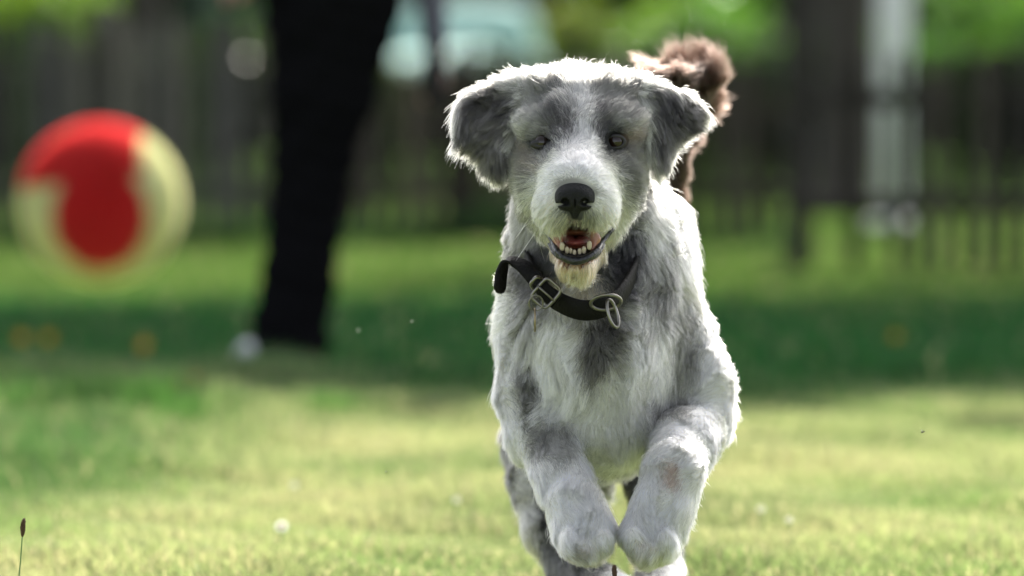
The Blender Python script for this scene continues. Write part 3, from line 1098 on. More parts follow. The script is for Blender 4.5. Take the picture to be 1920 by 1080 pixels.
# eyes
EYES = []
for px, py in ((1017, 268), (1154, 266)):
    h = f.hit(px, py, 7.50, 8.0)
    f.carve(h + np.array([0, .004, 0]), (.0125, .012, .0095), .006)
    EYES.append(h + np.array([0, .010, 0]))
    print('eye', h)
NOSE = f.hit(1078, 372, 7.45, 8.0)
print('nose', NOSE)

DV, DQ = f.skin()
# light smoothing of the skin
E = np.concatenate([DQ[:, [0, 1]], DQ[:, [1, 2]], DQ[:, [2, 3]], DQ[:, [3, 0]]])
for _ in range(2):
    acc = np.zeros_like(DV); cnt = np.zeros(len(DV))
    for a in range(3):
        acc[:, a] = np.bincount(E[:, 0], DV[E[:, 1], a], len(DV)) + np.bincount(E[:, 1], DV[E[:, 0], a], len(DV))
    cnt = np.bincount(E[:, 0], minlength=len(DV)) + np.bincount(E[:, 1], minlength=len(DV))
    DV = DV * .5 + .5 * acc / cnt[:, None]

# ---- colour of the coat, with some light and shade painted in
WH, LG, MG, DG, BK = np.array([.90, .875, .795]), np.array([.25, .246, .226]), np.array([.075, .075, .069]), np.array([.032, .030, .029]), np.array([.012, .012, .013])
CR, TN, BR = np.array([.72, .63, .47]), np.array([.55, .33, .18]), np.array([.24, .13, .09])
BASE = {HEAD: LG * .85, EARL: DG * 1.7, EARR: DG * 1.5, NECK: MG, BODY: LG * 1.1, FLL: WH * .96, FLR: WH * .96, HLL: MG, HLR: MG, TAIL: np.array([.026, .017, .014]), MOUTH: np.array([.06, .015, .015])}
H_, B_, N_ = (HEAD,), (BODY, NECK, FLL, FLR), (NECK, BODY)
SPOTS = [
    (H_, 1086, 138, 140, 36, DG * 1.7, .9), (H_, 990, 224, 22, 13, WH * .6, .7), (H_, 1186, 218, 22, 15, WH * .6, .7), (H_, 1088, 195, 25, 85, WH * .55, .9), (H_, 1083, 285, 44, 52, WH * .72, 1), (H_, 1082, 328, 76, 42, WH * .85, 1),  # crown fur coloured darker to offset the sun on the skull top
    (H_, 1022, 195, 50, 46, MG * 1.3, .85), (H_, 1155, 195, 58, 52, MG * 1.2, .9), (H_, 1054, 236, 18, 34, DG, 1), (H_, 1122, 234, 20, 36, DG, 1), (H_, 1190, 190, 26, 60, DG, .6),
    (H_, 978, 235, 16, 50, LG, .8), (H_, 1200, 225, 14, 40, LG, .7),
    (H_, 1013, 266, 42, 20, BK, 1), (H_, 985, 280, 14, 16, DG, .7), (H_, 983, 284, 18, 26, TN * .8, .35), (H_, 1000, 302, 20, 16, TN * .9, .35), (H_, 1156, 264, 40, 32, BK, 1), (H_, 1190, 268, 18, 26, BR, .6), (H_, 1176, 298, 20, 18, BR, .3),
    (H_, 978, 340, 42, 95, MG, .9), (H_, 1192, 345, 44, 105, MG * .9, .95), (H_, 1176, 425, 24, 60, DG, .7), (H_, 992, 430, 24, 60, MG, .8),
    (H_, 1030, 380, 38, 66, WH, 1), (H_, 1132, 385, 38, 70, WH, 1), (H_, 1079, 330, 55, 22, WH, .9), (H_, 1078, 352, 48, 16, DG, .55),
    (H_, 1080, 412, 44, 22, MG, .75), (H_, 1080, 432, 80, 20, CR, .75), (H_, 1032, 398, 14, 20, TN * 1.3, .35), (H_, 1126, 398, 14, 20, TN * 1.3, .35),
    (H_, 1080, 498, 64, 26, TN * 1.15, .75), (H_, 1035, 470, 22, 30, TN * 1.4, .5), (H_, 1130, 470, 22, 30, TN * 1.4, .5), (H_ + N_, 1080, 540, 52, 26, CR, .85),
    (N_, 985, 400, 34, 130, LG, .8), (N_, 1005, 510, 46, 80, DG, .9), (N_, 1175, 500, 56, 80, BK * 1.6, .95), (N_, 1235, 420, 34, 90, WH * .8, .6), (N_, 1255, 540, 60, 70, MG, .8), (N_, 1225, 500, 40, 40, LG, .5),
    (B_, 1300, 560, 34, 190, WH * .8, .6),  # pale strip paints the sunlight along the right flank
    (B_, 935, 620, 36, 120, WH, .9), (B_, 1000, 640, 50, 80, LG, .6), (B_, 1055, 690, 66, 100, WH * .95, .75), (B_, 1195, 690, 70, 80, WH * .9, .65), (B_, 1120, 745, 40, 26, MG, .4), (B_, 1136, 625, 44, 70, DG, .9), (B_, 1126, 680, 24, 45, DG * 1.3, .85),
    (B_, 985, 740, 28, 75, MG, .9), (B_, 1290, 640, 36, 110, MG, .85), (B_, 1262, 755, 56, 26, DG, .85), (B_, 1140, 800, 100, 90, WH * .96, .9), (B_, 1040, 830, 50, 38, MG * .8, .8), (B_, 1010, 800, 40, 40, MG, .8),  # dark grey patch above the right foreleg paints the shade of a crease
    (B_, 1262, 886, 24, 28, BR * 1.3, .8), (B_, 1098, 1052, 75, 30, CR * .85, .8), (B_, 1215, 1048, 80, 34, CR * .7, .85), (B_, 1340, 770, 40, 60, WH, .8),
    ((HLL,), 1128, 910, 30, 50, WH, 1), ((HLL,), 980, 960, 24, 120, WH * .9, .7), ((HLL,), 1180, 1080, 50, 50, WH, 1), ((HLR,), 1255, 1070, 30, 60, WH, .8), ((HLR,), 1195, 900, 60, 60, DG, .9),  # white paws, plus painted light on tuft and outer edge, inner thigh shade
]


def coat(P, reg, jit=0):
    px, py = project(P)
    w = nz(P, 55, 11)
    px = px + w[:, 0] * 9 + jit * RNG.normal(size=len(P))
    py = py + w[:, 1] * 9 + jit * RNG.normal(size=len(P))
    c = np.zeros((len(P), 3))
    for r_, b in BASE.items():
        c[reg == r_] = b
    front = P[:, 1] < 8.15
    for rs, cx, cyy, rx, ry, col, st in SPOTS:
        m = np.isin(reg, rs)
        if HLL not in rs and HLR not in rs:
            m &= front
        d = ((px - cx) / rx) ** 2 + ((py - cyy) / ry) ** 2
        a = st * (1 - sst(.35, 1.25, d)) * m
        c = c + (col - c) * a[:, None]
    for r_ in (EARL, EARR):
        m = reg == r_
        xr = np.abs(px - 1090)
        a = (1 - sst(90, 150, xr)) * .75 * sst(235, 160, py) * m          # paler near the top of the head
        c = c + (LG * .9 - c) * a[:, None]
    # the back and flanks behind the shoulders
    m = (reg == BODY) & ~front
    c[m] = LG * 1.4
    return np.clip(c, .004, .93)


DR = f.region(DV)
skin_c = coat(DV, DR) * .55
# lips and the inside of the mouth
mp = project(DV)
inm = (DR == MOUTH)
skin_c[inm] = np.array([.055, .012, .012])
dog = thing('dog', 'grey and white shaggy dog running straight at the viewer with its mouth open', 'dog', (W(1110, 900, 7.9)[0], 7.9, 0))
ms, nt, b, out = new_mat('dog_skin')
at = nt.nodes.new('ShaderNodeAttribute'); at.attribute_name = 'tint'
nt.links.new(at.outputs['Color'], b.inputs['Base Color'])
b.inputs['Roughness'].default_value = .75
b.inputs['Specular IOR Level'].default_value = .15
body = link('body', np_mesh('body', DV, DQ, True, skin_c), dog, ms)

# ---- eyes, nose, mouth
M_eye = plain('eye_brown', (.016, .009, .006), .07, spec=.5, var=.4, scale=200)
M_lid = plain('eyelid_skin', (.012, .010, .010), .5)
M_nose = plain('nose_leather', (.006, .006, .0065), .5, bump=.5, scale=500, spec=.25, var=.3)
M_lip = plain('lip_skin', (.010, .010, .012), .28, bump=.4, scale=160, spec=.5, var=.3)
M_gum = plain('gum_flesh', (.34, .15, .10), .3, spec=.6, var=.25, scale=90)
M_tongue = plain('tongue_flesh', (.20, .040, .035), .45, bump=.3, scale=250, var=.25)
M_tooth = plain('tooth_enamel', (.46, .39, .28), .25, var=.25, scale=400)
for i, c in enumerate(EYES):
    bm = bmesh.new()
    bmesh.ops.create_uvsphere(bm, u_segments=32, v_segments=20, radius=.0115)
    me = bpy.data.meshes.new('eye'); bm.to_mesh(me); bm.free()
    for p in me.polygons:
        p.use_smooth = True
    o = link('eye', me, dog, M_eye)
    o.location = Vector([float(q) for q in c])
    if i == 0:
        o['label'] = 'half closed eye, on the left of the photo'
    # lids: upper and lower rims round the eye
    pts = []
    sq = .30 if i == 0 else .82
    for t in np.linspace(0, 2 * math.pi, 28, endpoint=False):
        pts.append(c + np.array([math.cos(t) * .0122, -.0075 + .003 * abs(math.cos(t)), math.sin(t) * .0098 * sq - (.002 if i == 0 else 0)]))
    tube_obj('eyelid', pts, .0042 if i == 0 else .0026, M_lid, o, 8, True)

nf = Field(NOSE + np.array([-.045, -.04, -.045]), NOSE + np.array([.045, .05, .04]), .0011)
nc = NOSE + np.array([0, .008, 0])
nf.ell(nc + np.array([0, 0, .005]), (.0262, .019, .0165), .01)
nf.ell(nc + np.array([-.012, -.002, -.004]), (.0135, .0155, .0125), .008)
nf.ell(nc + np.array([.012, -.002, -.004]), (.0135, .0155, .0125), .008)
nf.cone(nc + np.array([0, -.006, -.006]), nc + np.array([0, -.002, -.023]), .0088, .005, .008)
for sx in (-1, 1):
    nf.carve(nc + np.array([sx * .0125, -.016, -.0045]), (.0056, .009, .0045), .003, rot=Matrix.Rotation(sx * -.5, 4, 'Y').to_quaternion().to_matrix().to_4x4())
    nf.carve(nc + np.array([sx * .021, -.010, -.008]), (.006, .008, .0022), .003)
nf.carve(nc + np.array([0, -.019, -.014]), (.0010, .006, .014), .002)
field_obj('nose', nf, M_nose, dog)

# lower lip: dark glossy rim round the lower jaw; upper corners
LZ = 7.612
low = [(1021, 432, 7.675), (1036, 452, 7.657), (1044, 470, 7.634), (1060, 484, 7.620), (1080, 489, 7.615), (1100, 484, 7.620), (1118, 470, 7.634), (1130, 452, 7.657), (1150, 429, 7.675)]
tube_obj('lower_lip', catmull([W(*p) for p in low], 6), np.concatenate([np.linspace(.0028, .0060, 24), np.linspace(.0060, .0028, 25)]), M_lip, dog, 10)
inner = [(1040, 454, 7.67), (1050, 472, 7.645), (1066, 480, 7.632), (1080, 482, 7.628), (1096, 480, 7.632), (1112, 472, 7.645), (1122, 454, 7.67)]
v, q = band(catmull([W(*p) for p in inner], 6), np.tile([0, .75, .45], (37, 1)), .020, .006)
link('lower_gum', np_mesh('lower_gum', v, q), dog, M_lip)
for sx, nm in ((-1, 'cheek'), (1, 'cheek')):
    xx = 1081 + sx * 34
    cf = Field(W(xx, 448, 7.65) - .03, W(xx, 448, 7.65) + .03, .0015)
    cf.chain([W(xx - sx * 2, 430, 7.645), W(xx + sx * 1, 448, 7.648), W(xx - sx * 4, 466, 7.64)], [.005, .0065, .004], .005)
    field_obj(nm, cf, M_gum, dog)
for px, py, rr, hh in ((1054, 461, .0030, .0050), (1063, 467, .0025, .0034), (1070, 468, .0018, .0024), (1077, 473, .0021, .0038), (1087, 470, .0022, .0034), (1095, 467, .0027, .0038), (1105, 459, .0029, .0056)):
    c = W(px, py, 7.630)
    tf = Field(c - .012, c + .012, .0009)
    tf.cone(c + np.array([0, .001, -.004]), c + np.array([0, 0, hh - .003]), rr, rr * .72, .003)
    tf.ell(c, (rr, rr * .8, hh), .003)
    field_obj('tooth', tf, M_tooth, dog)
tg = Field(W(1080, 450, 7.68) + np.array([-.05, -.06, -.035]), W(1080, 450, 7.68) + np.array([.05, .08, .035]), .002)
tg.ell(W(1079, 453, 7.69), (.020, .055, .0095), .01)
tg.carve(W(1079, 443, 7.67), (.002, .06, .003), .004)
field_obj('tongue', tg, M_tongue, dog)
pf = Field(W(1080, 436, 7.68) + np.array([-.05, -.06, -.03]), W(1080, 436, 7.68) + np.array([.05, .06, .03]), .002)
pf.ell(W(1080, 433, 7.70), (.024, .045, .007), .01)
field_obj('palate', pf, plain('palate_flesh', (.16, .05, .035), .5), dog)

# ------------------------------------------------------------------ fur
tri = np.concatenate([DQ[:, [0, 1, 2]], DQ[:, [0, 2, 3]]])
A, B, C = DV[tri[:, 0]], DV[tri[:, 1]], DV[tri[:, 2]]
fn_ = np.cross(B - A, C - A)
ar = np.linalg.norm(fn_, axis=1) / 2
vn = np.zeros_like(DV)
for k in range(3):
    for a in range(3):
        vn[:, a] += np.bincount(tri[:, k], fn_[:, a], len(DV))
vn = unit(vn)
treg = DR[tri[:, 0]]
# strands per square metre
DENS = {HEAD: 2.3e6, EARL: 1.5e6, EARR: 1.5e6, NECK: 5.5e5, BODY: 4.2e5, FLL: 1.0e6, FLR: 1.0e6, HLL: 3.5e5, HLR: 3.5e5, TAIL: 3.5e5, MOUTH: 0}
dens = np.vectorize(lambda r_: DENS[r_])(treg)
dens = np.where((treg == BODY) & (A[:, 1] > 8.12), 2.2e5, dens)
wgt = ar * dens
NS = int(wgt.sum())
ti = RNG.choice(len(tri), NS, p=wgt / wgt.sum())
u, v = RNG.uniform(0, 1, NS), RNG.uniform(0, 1, NS)
sw = u + v > 1
u[sw], v[sw] = 1 - u[sw], 1 - v[sw]
bw = np.stack([1 - u - v, u, v], 1)[:, :, None]
P0 = (np.stack([A[ti], B[ti], C[ti]], 1) * bw).sum(1)
NN = unit((np.stack([vn[tri[ti, k]] for k in range(3)], 1) * bw).sum(1))
RG = treg[ti]
ppx, ppy = project(P0)

COLLAR = [W(978, 440, 7.93), W(985, 480, 7.855), W(1000, 518, 7.79), W(1025, 550, 7.745), W(1062, 573, 7.722), W(1100, 582, 7.716), W(1140, 572, 7.722), W(1172, 542, 7.76), W(1196, 495, 7.83), W(1212, 440, 7.93),
          W(1205, 370, 8.05), W(1140, 330, 8.12), W(1080, 320, 8.13), W(1010, 345, 8.09), W(980, 390, 8.01)]
CP = catmull(COLLAR, 8, True)

# bare places: eyes, nose, mouth, under the strap
keep = RG != MOUTH
for c, rx, rz in ((EYES[0], .0150, .0050), (EYES[1], .0165, .0135)):
    d = ((P0[:, 0] - c[0]) / rx) ** 2 + ((P0[:, 2] - c[2]) / rz) ** 2
    keep &= ~((d < 1) & (P0[:, 1] < 7.82))
d = ((ppx - 1078) / 39) ** 2 + ((ppy - 366) / 30) ** 2
keep &= ~((d < 1) & (RG == HEAD) & (P0[:, 1] < 7.70))
keep &= ~((np.abs(ppx - 1079) < 13) & (np.abs(ppy - 398) < 12) & (RG == HEAD) & (P0[:, 1] < 7.70))
d = ((ppx - 1081) / 48) ** 2 + ((ppy - 460) / 34) ** 2
keep &= ~((d < 1) & (P0[:, 1] < 7.75) & (ppy > 437) & (RG == HEAD))
front_c = CP[CP[:, 1] < 7.90]
dc = np.min(np.linalg.norm(P0[:, None, :] - front_c[None, ::2], axis=2), axis=1) if NS < 900000 else np.ones(NS)
keep &= ~((dc < np.where(ppx > 1150, .021, .013)) & (RG != HEAD))
P0, NN, RG, ppx, ppy = P0[keep], NN[keep], RG[keep], ppx[keep], ppy[keep]
NS = len(P0)

# lie of the coat
Fv = np.zeros((NS, 3)); LEN = np.zeros(NS); LIFT = np.zeros(NS)
G = np.array([0, 0, -1.0])


def setr(m, flow, ln, lift):
    Fv[m] = flow
    LEN[m] = ln
    LIFT[m] = lift


m = RG == HEAD
ctr = W(1079, 350, 7.585)
v = unit(P0[m] - ctr)
dn = sst(395, 440, ppy[m])[:, None]
v = v * (1 - .6 * dn) + G * dn * .9 + G * .12
top = sst(210, 130, ppy[m])
v = v + np.array([0, .35, .30]) * top[:, None]
dist = np.linalg.norm(P0[m] - ctr, axis=1)
ln = .0155 + .010 * sst(.03, .14, dist) + .004 * top
ln = np.where(ppy[m] > 400, .019, ln)
ln = np.where((ppy[m] > 470), (.009 + .0095 * sst(492, 515, ppy[m])) * RNG.uniform(.45, 1.25, m.sum()), ln)
near_eye = np.minimum(np.hypot(ppx[m] - 1017, ppy[m] - 268), np.hypot(ppx[m] - 1154, ppy[m] - 266))
medial = sst(62, 40, np.abs(ppx[m] - 1084)) * (ppy[m] > 255)
ln = ln * np.maximum(.42 + .58 * sst(24, 52, near_eye), medial * np.where(ppx[m] < 1084, 1, .6))
brow = np.maximum(np.exp(-((ppx[m] - 1022) / 34) ** 2 - ((ppy[m] - 238) / 16) ** 2), np.exp(-((ppx[m] - 1150) / 34) ** 2 - ((ppy[m] - 234) / 16) ** 2))
ln = ln + .004 * brow
near_nose = np.hypot(ppx[m] - 1078, (ppy[m] - 366) * 1.2)
ln = ln * (.45 + .55 * sst(36, 75, near_nose))
setr(m, unit(v) + .3 * nz(P0[m], 75, 26), ln, .46 + .08 * top)
for r_, at in ((EARL, W(990, 165, 7.76)), (EARR, W(1192, 165, 7.76))):
    m = RG == r_
    v = unit(P0[m] - at) + G * .25
    setr(m, unit(v) + .45 * nz(P0[m], 60, 25), .022, .78)
m = RG == NECK
sx = np.sign(ppx[m] - 1092)[:, None] * sst(10, 90, np.abs(ppx[m] - 1092))[:, None]
setr(m, np.array([.5, 0, 0]) * sx + G + np.array([0, .35, 0]) + .6 * nz(P0[m], 40, 21), .0185, .65)
m = (RG == BODY)
sx = (ppx[m] - 1120)[:, None] / 170
back = sst(7.95, 8.10, P0[m, 1])[:, None]
setr(m, np.array([.35, 0, 0]) * sx + G * (1 - .6 * back) + np.array([0, 1, 0]) * back + .65 * nz(P0[m], 30, 22), .0235, .58)
for r_, dv in ((FLL, W(1090, 1020, 7.7) - W(1020, 830, 7.84)), (FLR, None), (HLL, W(1060, 1050, 8.2) - W(1010, 880, 8.3)), (HLR, G)):
    m = RG == r_
    if dv is None:
        hi_ = sst(860, 900, ppy[m])[:, None]
        dv = (W(1264, 882, 7.73) - W(1335, 790, 7.93)) * (1 - hi_) * 5 + (W(1218, 1040, 7.70) - W(1264, 882, 7.73)) * hi_ * 6
        setr(m, unit(dv) + .4 * nz(P0[m], 40, 23), .017, .52)
    else:
        setr(m, unit(np.array(dv)) + .4 * nz(P0[m], 40, 23), .017, .52)
m = np.isin(RG, (FLL, FLR)) & (ppy > 1000)
LEN[m] = .0125
m = RG == TAIL
TP = np.array(TAILP)
ii = np.argmin(np.linalg.norm(P0[m][:, None] - TP[None], axis=2), axis=1)
tg_ = unit(np.gradient(TP, axis=0))[ii]
setr(m, tg_ + .3 * nz(P0[m], 20, 24), .017 + .021 * sst(3.5, 6.5, ii), .7)

Fv = unit(Fv) + .24 * RNG.normal(size=(NS, 3))
Fv = unit(Fv - NN * (Fv * NN).sum(1)[:, None])
LEN *= RNG.uniform(.6, 1.25, NS) * (1 + .22 * nz(P0, 70, 31)[:, 0])
LIFT *= RNG.uniform(.5, 1.5, NS)
str_ = RNG.uniform(0, 1, NS) < .05
LEN[str_] *= 1.15
wh = (RG == HEAD) & (np.abs(np.abs(ppx - 1080) - 45) < 25) & (ppy > 385) & (ppy < 425) & (RNG.uniform(0, 1, NS) < .004)
LEN[wh] *= 3.2
LIFT[wh] = .9
LIFT[str_] *= 1.5
COLR = coat(P0, RG, 8)

K = 6
T = np.linspace(0, 1, K)
d0 = Fv * np.cos(LIFT)[:, None] + NN * np.sin(LIFT)[:, None]
side = np.cross(Fv, NN)
ph = RNG.uniform(0, 6.28, NS)
wav = RNG.normal(0, .05, NS)
S = np.zeros((NS, K, 3), np.float32)
WAVE = nz(P0, 62, 41) * np.where(RG == HEAD, .22, .5)[:, None]
WAVE -= NN * (WAVE * NN).sum(1)[:, None] * .6
for k, t in enumerate(T):
    S[:, k] = P0 - NN * .0008 + LEN[:, None] * (t * d0 + t * t * WAVE + t * t * (.30 * Fv - .22 * NN + .14 * G) + side * (wav * np.sin(ph + 4 * t) * t + RNG.normal(0, .015, NS) * t)[:, None])

# strands gather into locks
CL = {HEAD: (26, .72), EARL: (40, .75), EARR: (40, .75), NECK: (45, .56), BODY: (48, .56), FLL: (40, .55), FLR: (40, .55), HLL: (60, .6), HLR: (60, .6), TAIL: (30, .6)}
STRAY = RNG.uniform(0, 1, NS) < .22
for r_, (per, amt) in CL.items():
    idx = np.where(RG == r_)[0]
    if len(idx) < 50:
        continue
    for per_, am in ((per * 14, amt * .45), (per * 4, amt * .6), (per, amt)):
        ce = RNG.choice(idx, max(4, len(idx) // per_), replace=False)
        kd = KDTree(len(ce))
        for q, e in enumerate(ce):
            kd.insert(P0[e], q)
        kd.balance()
        nn = np.array([ce[kd.find(p)[1]] for p in P0[idx]])
        far = np.linalg.norm(P0[idx] - P0[nn], axis=1)
        a = am * RNG.uniform(.6, 1.15, len(idx)) * sst(.030, .010, far) * np.where(STRAY[idx], .2, 1)
        for k in range(1, K):
            w_ = (a * T[k] ** 1.3)[:, None]
            S[idx, k] = S[idx, k] * (1 - w_) + S[nn, k] * w_
        tone = RNG.uniform(.5, 1.6, len(P0)) if r_ in (EARL, EARR) else RNG.uniform(.82, 1.16, len(P0))
        COLR[idx] *= tone[nn][:, None]
COLR *= RNG.uniform(.78, 1.2, NS)[:, None]
# backlit rim painted as paler tips on the ear edges, sandy tips on the tail
tipc = COLR.copy()
for r_ in (EARL, EARR):
    m = np.where(RG == r_)[0]
    po = EARP[r_]
    dd = np.full(len(m), 9.0)
    for i in range(len(po)):
        a, e = po[i], po[i - 1] - po[i]
        t = np.clip(((P0[m][:, [0, 2]] - a) @ e) / (e @ e), 0, 1)
        dd = np.minimum(dd, np.linalg.norm(P0[m][:, [0, 2]] - a - t[:, None] * e, axis=1))
    w_ = (1 - sst(.0, .011, dd))[:, None] * .75
    tipc[m] = tipc[m] * (1 - w_) + WH * w_
    COLR[m] = COLR[m] * (1 - .5 * w_) + LG * .5 * w_
m = RG == TAIL
tipc[m] = tipc[m] * .55 + np.array([.08, .048, .037]) * .45
COLR, tipc = np.clip(COLR, .004, .93), np.clip(tipc, .004, .93)

mf, nt, b, out = new_mat('fur')
nt.nodes.remove(b)
at = nt.nodes.new('ShaderNodeAttribute'); at.attribute_name = 'fur_colour'
FUR_MODE = 'hair'
if FUR_MODE == 'hair':
    hb = nt.nodes.new('ShaderNodeBsdfHairPrincipled')
    hb.model = 'CHIANG'
    hb.parametrization = 'COLOR'
    hb.inputs['Roughness'].default_value = .45
    hb.inputs['Radial Roughness'].default_value = .65
    hb.inputs['Coat'].default_value = 0.0
    hb.inputs['IOR'].default_value = 1.42
    nt.links.new(at.outputs['Color'], hb.inputs['Color'])
    nt.links.new(hb.outputs[0], out.inputs['Surface'])
else:
    d = nt.nodes.new('ShaderNodeBsdfDiffuse'); t = nt.nodes.new('ShaderNodeBsdfTranslucent'); mx = nt.nodes.new('ShaderNodeMixShader')
    mx.inputs[0].default_value = .5
    nt.links.new(at.outputs['Color'], d.inputs['Color']); nt.links.new(at.outputs['Color'], t.inputs['Color'])
    nt.links.new(d.outputs[0], mx.inputs[1]); nt.links.new(t.outputs[0], mx.inputs[2]); nt.links.new(mx.outputs[0], out.inputs['Surface'])


def fur_obj(name, idx, r0, label=None):
    n = len(idx)
    hc = bpy.data.hair_curves.new(name)
    hc.add_curves([K] * n)
    hc.attributes['position'].data.foreach_set('vector', S[idx].astype(np.float32).ravel())
    rad = hc.attributes.get('radius') or hc.attributes.new('radius', 'FLOAT', 'POINT')
    prof = np.array([1, 1, .92, .8, .6, .2]) * r0
    rad.data.foreach_set('value', np.tile(prof, (n, 1)).astype(np.float32).ravel() * np.repeat(RNG.uniform(.75, 1.25, n), K).astype(np.float32))
    ca = hc.attributes.new('fur_colour', 'FLOAT_COLOR', 'POINT')
    cc = np.ones((n, K, 4), np.float32)
    w_ = (T ** 1.5)[None, :, None]
    cc[:, :, :3] = COLR[idx][:, None] * (1 - w_) + tipc[idx][:, None] * w_
    ca.data.foreach_set('color', cc.ravel())
    hc.materials.append(mf)
    o = link(name, hc, dog)
    o['kind'] = 'stuff'
    if label:
        o['label'] = label
    return o


for nm, regs, r0, lb in (('head_fur', (HEAD,), .00022, 'short grey and white fur of the face with a pale blaze'), ('ear_fur', (EARL,), .00024, 'dark grey fluffy ear, on the left of the photo'), ('ear_fur', (EARR,), .00024, 'dark grey fluffy ear, on the right of the photo'),
                         ('neck_fur', (NECK,), .00028, None), ('torso_fur', (BODY,), .00030, 'white and grey chest fur with a dark wedge below the collar'), ('foreleg_fur', (FLL,), .00026, 'white foreleg, on the left of the photo'), ('foreleg_fur', (FLR,), .00026, 'white foreleg with a brown spot, elbow turned out'),
                         ('hind_leg_fur', (HLL,), .0003, None), ('hind_leg_fur', (HLR,), .0003, None), ('tail_fur', (TAIL,), .00035, 'raised brown tail with sandy tips')):
    fur_obj(nm, np.where(np.isin(RG, regs))[0], r0, lb)
print('strands', NS)

# ------------------------------------------------------------------ collar
M_leather = plain('black_leather', (.006, .0055, .005), .6, bump=.35, scale=260, spec=.15, var=.3)
M_steel = plain('steel', (.21, .20, .175), .3, 1.0, var=.12, scale=60)
col = thing('dog_collar', 'black leather collar with steel rings and a loose strap end on the dog', 'dog collar', COLLAR[5])
axis = np.array([0.0, -.35, 1.0])
v, q = band(CP, np.tile(axis, (len(CP), 1)), .029, .006, True)
link('strap', np_mesh('strap', v, q), col, M_leather)
ep = catmull([W(1045, 566, 7.712), W(1022, 546, 7.715), W(1004, 524, 7.725), W(985, 502, 7.735), W(966, 491, 7.745), W(950, 492, 7.745), W(941, 510, 7.742), W(938, 532, 7.738), W(936, 550, 7.735)], 6)
ax = np.linspace(0, 1, len(ep))[:, None]
wv = np.array([.45, -.25, 1.0]) * (1 - sst(.1, .55, ax)) + np.array([.62, .75, .35]) * sst(.1, .55, ax)
wd = np.full(len(ep), .022); wd[-4:] = (.02, .017, .012, .006)
v, q = band(ep, wv, wd, .0048)
link('strap_end', np_mesh('strap_end', v, q), col, M_leather)


def ring(name, c, u, w, a, b, r, mat=M_steel, parent=col, power=2.0):
    th = np.linspace(0, 2 * math.pi, 40, endpoint=False)
    cs, sn = np.cos(th), np.sin(th)
    e = 2 / power
    P_ = np.array(c) + np.outer(np.sign(cs) * np.abs(cs) ** e * a, unit(np.array(u, float))) + np.outer(np.sign(sn) * np.abs(sn) ** e * b, unit(np.array(w, float)))
    return tube_obj(name, P_, r, mat, parent, 10, True)


bu = ring('buckle', W(1024, 550, 7.706), (.75, -.12, -.66), (.66, -.1, .75), .0140, .0175, .0023, power=5)
tube_obj('prong', [W(1008, 536, 7.704), W(1026, 552, 7.700), W(1040, 566, 7.703)], .0015, M_steel, bu, 8)
lp = catmull([W(1000, 541, 7.716), W(996, 532, 7.708), W(1006, 520, 7.706), W(1016, 524, 7.712)], 5)
tube_obj('keeper', lp, .0026, M_steel, col, 8)
ring('ring', W(1136, 567, 7.700), (1, -.05, .12), (-.12, -.75, .62), .0205, .0165, .0025)
ring('ring', W(1149, 588, 7.690), (.25, -.15, -.9), (.7, .7, .1), .0195, .0085, .0022)
tr = ring('tag_ring', W(1005, 568, 7.702), (1, .1, 0), (0, -.2, 1), .0095, .0105, .0010)
v, q = tube([W(1003, 600, 7.700) + np.array([-.0011, 0, 0]), W(1003, 600, 7.700) + np.array([.0011, 0, 0])], .0165, 28)
tgm = link('tag', np_mesh('tag', v, q, False), col, plain('brass', (.30, .24, .14), .4, 1.0))

#==SMALL==
# ------------------------------------------------------------------ small plants, flowers, insects
M_stalk = plain('green_stalk', (.10, .20, .06), .6)
M_seed = plain('brown_seed', (.10, .055, .03), .9, bump=.8, scale=300, var=.5)
M_petal = petal('white_petal', (.85, .85, .80))
M_yellow = petal('yellow_petal', (.55, .30, .02))


def seed_stalk(label, base_px, top, y, hl, hr):
    t = W(*top, y)
    b0 = W(base_px, 900, y); b0[2] = 0
    root = thing('plantain_stalk', label, 'plant', b0, 'plantain seed stalks')
    P_ = catmull([b0, b0 * .5 + t * .5 + np.array([.004, 0, 0]), t], 8)
    tube_obj('stem', P_, np.linspace(.0012, .0008, len(P_)), M_stalk, root, 7)
    d = unit(P_[-1] - P_[-3])
    parts = [tube([t - d * .002, t + d * hl * .1, t + d * hl * .5, t + d * hl * .9, t + d * hl], [hr * .3, hr * .8, hr, hr * .7, hr * .15], 10)]
    for k in range(70):
        s = RNG.uniform(.02, .98)
        n_ = unit(np.cross(d, RNG.normal(size=3)))
        p = t + d * hl * s + n_ * hr * .85 * math.sin(math.pi * (.15 + .75 * s))
        parts.append(tube([p, p + n_ * .0012 + d * .0012], [.0009, .0003], 5))
    v, q = join(parts)
    link('seed_head', np_mesh('seed_head', v, q), root, M_seed)


seed_stalk('thin plantain stalk with a brown seed head at the lower left edge', 10, (42, 1004), 7.72, .0235, .0034)
seed_stalk('plantain stalk with a dark brown seed head between the front paws', 1150, (1153, 1084), 7.60, .018, .0034)


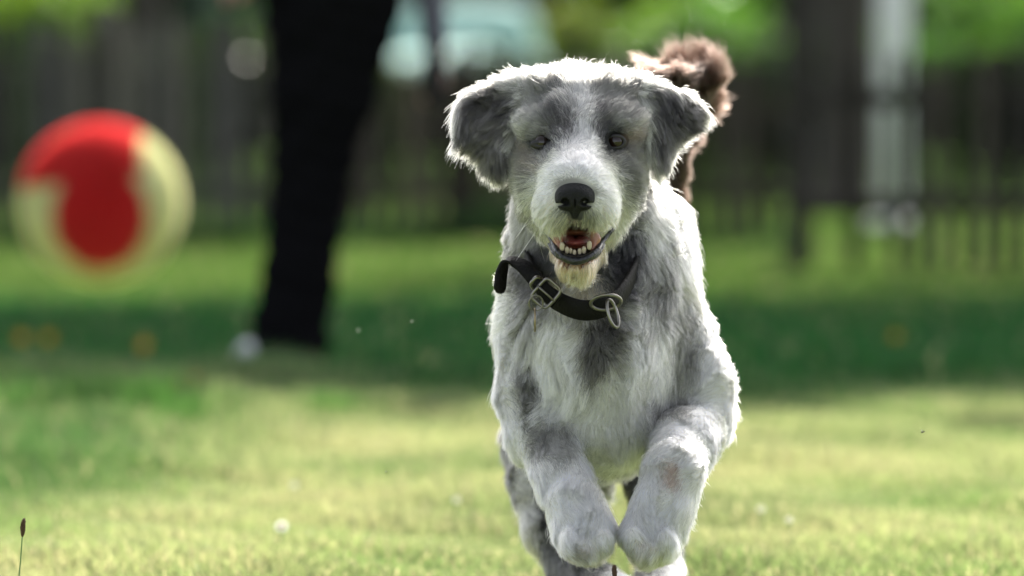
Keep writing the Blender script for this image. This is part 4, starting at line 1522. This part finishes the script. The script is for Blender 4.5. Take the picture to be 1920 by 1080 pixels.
def daisy(label, px, py, y, zc, r, petals=13, name='white_flower', pm=M_petal, group='white flowers in the lawn'):
    c = W(px, py, y)
    root = thing(name, label, 'flower', (c[0], y, 0), group)
    tube_obj('stem', catmull([(c[0] + .004, y, 0), (c[0], y, c[2] * .6), c], 4), .0011, M_stalk, root, 6)
    parts = []
    for k in range(petals):
        a = 6.283 * k / petals + RNG.uniform(-.1, .1)
        u_ = np.array([math.cos(a), math.sin(a) * .5 - .1, math.sin(a) * .85 + .1])
        s_ = np.array([-math.sin(a), math.cos(a) * .5, math.cos(a) * .85])
        V_ = np.array([c, c + u_ * r * .6 + s_ * r * .2, c + u_ * r, c + u_ * r * .6 - s_ * r * .2])
        parts.append((V_, [np.array([[0, 1, 2, 3]])]))
    v, q = join(parts)
    link('petals', np_mesh('petals', v, q, False), root, pm)
    ctr_ = Field(c - r, c + r, r / 10)
    ctr_.ell(c + np.array([0, 0, .001]), (r * .36, r * .3, r * .36))
    field_obj('centre', ctr_, M_yellow, root)


daisy('white flower in the grass at the lower left, the brightest one', 528, 988, 9.2, 0, .0115)


def small_flower(label, px, py, r, yellow, group):
    y = FPX * (CAM_H - .05) / (py - 114)
    daisy(label, px, py, y, 0, r, 16, 'yellow_flower' if yellow else 'white_flower', M_yellow if yellow else M_petal, group)


g = 'yellow flowers in the shaded lawn'
for lb, px, py in (('yellow flower at the far left in the shade', 40, 634), ('yellow flower in the shade, second from the left edge', 91, 634), ('yellow flower in the shade, midway below the ball and the person', 270, 648),
                   ('yellow flower low in the shade, left one of a close pair', 328, 720), ('yellow flower low in the shade, right one of a close pair', 366, 714)):
    small_flower(lb, px, py, .019, True, g)
small_flower('reddish flower in the shade to the right of the dog', 1680, 632, .016, True, g)
for lb, px, py in (('small white clover below the right elbow of the dog', 1427, 955), ('small white clover right of the pair beside the dog', 1480, 975), ('small white clover near the centre of the left lawn', 552, 910), ('small white clover beside the dog on its left', 856, 938)):
    small_flower(lb, px, py, .006, False, 'white flowers in the lawn')

M_fly = plain('insect_body', (.03, .02, .012), .5)
M_wing = plain('insect_wing', (.5, .5, .45), .3)
for lb, px, py, y, s in (('tiny dark fly in the air over the right lawn', 1731, 810, 7.7, .0035), ('tiny pale insect in the air right of the person', 673, 620, 8.6, .0035), ('tiny pale insect in the air between person and dog', 773, 603, 8.2, .003), ('tiny insect in the air in front of the lawn left of the dog', 725, 885, 7.7, .002)):
    c = W(px, py, y)
    root = thing('flying_insect', lb, 'insect', c, 'insects in the air')
    fi = Field(c - s * 1.6, c + s * 1.6, s / 8)
    fi.cone(c - np.array([s * .6, 0, s * .2]), c + np.array([s * .5, 0, s * .2]), s * .26, s * .22)
    field_obj('body', fi, M_fly if 'dark' in lb or 'left of the dog' in lb else M_wing, root)
    for sg in (-1, 1):
        V_ = np.array([c + (0, 0, s * .2), c + (-s * .3, sg * s, s * .8), c + (-s * .9, sg * s * 1.0, s * .6), c + (-s * .5, sg * s * .2, s * .2)])
        link('wing', np_mesh('wing', V_, np.array([[0, 1, 2, 3]]), False), root, M_wing)
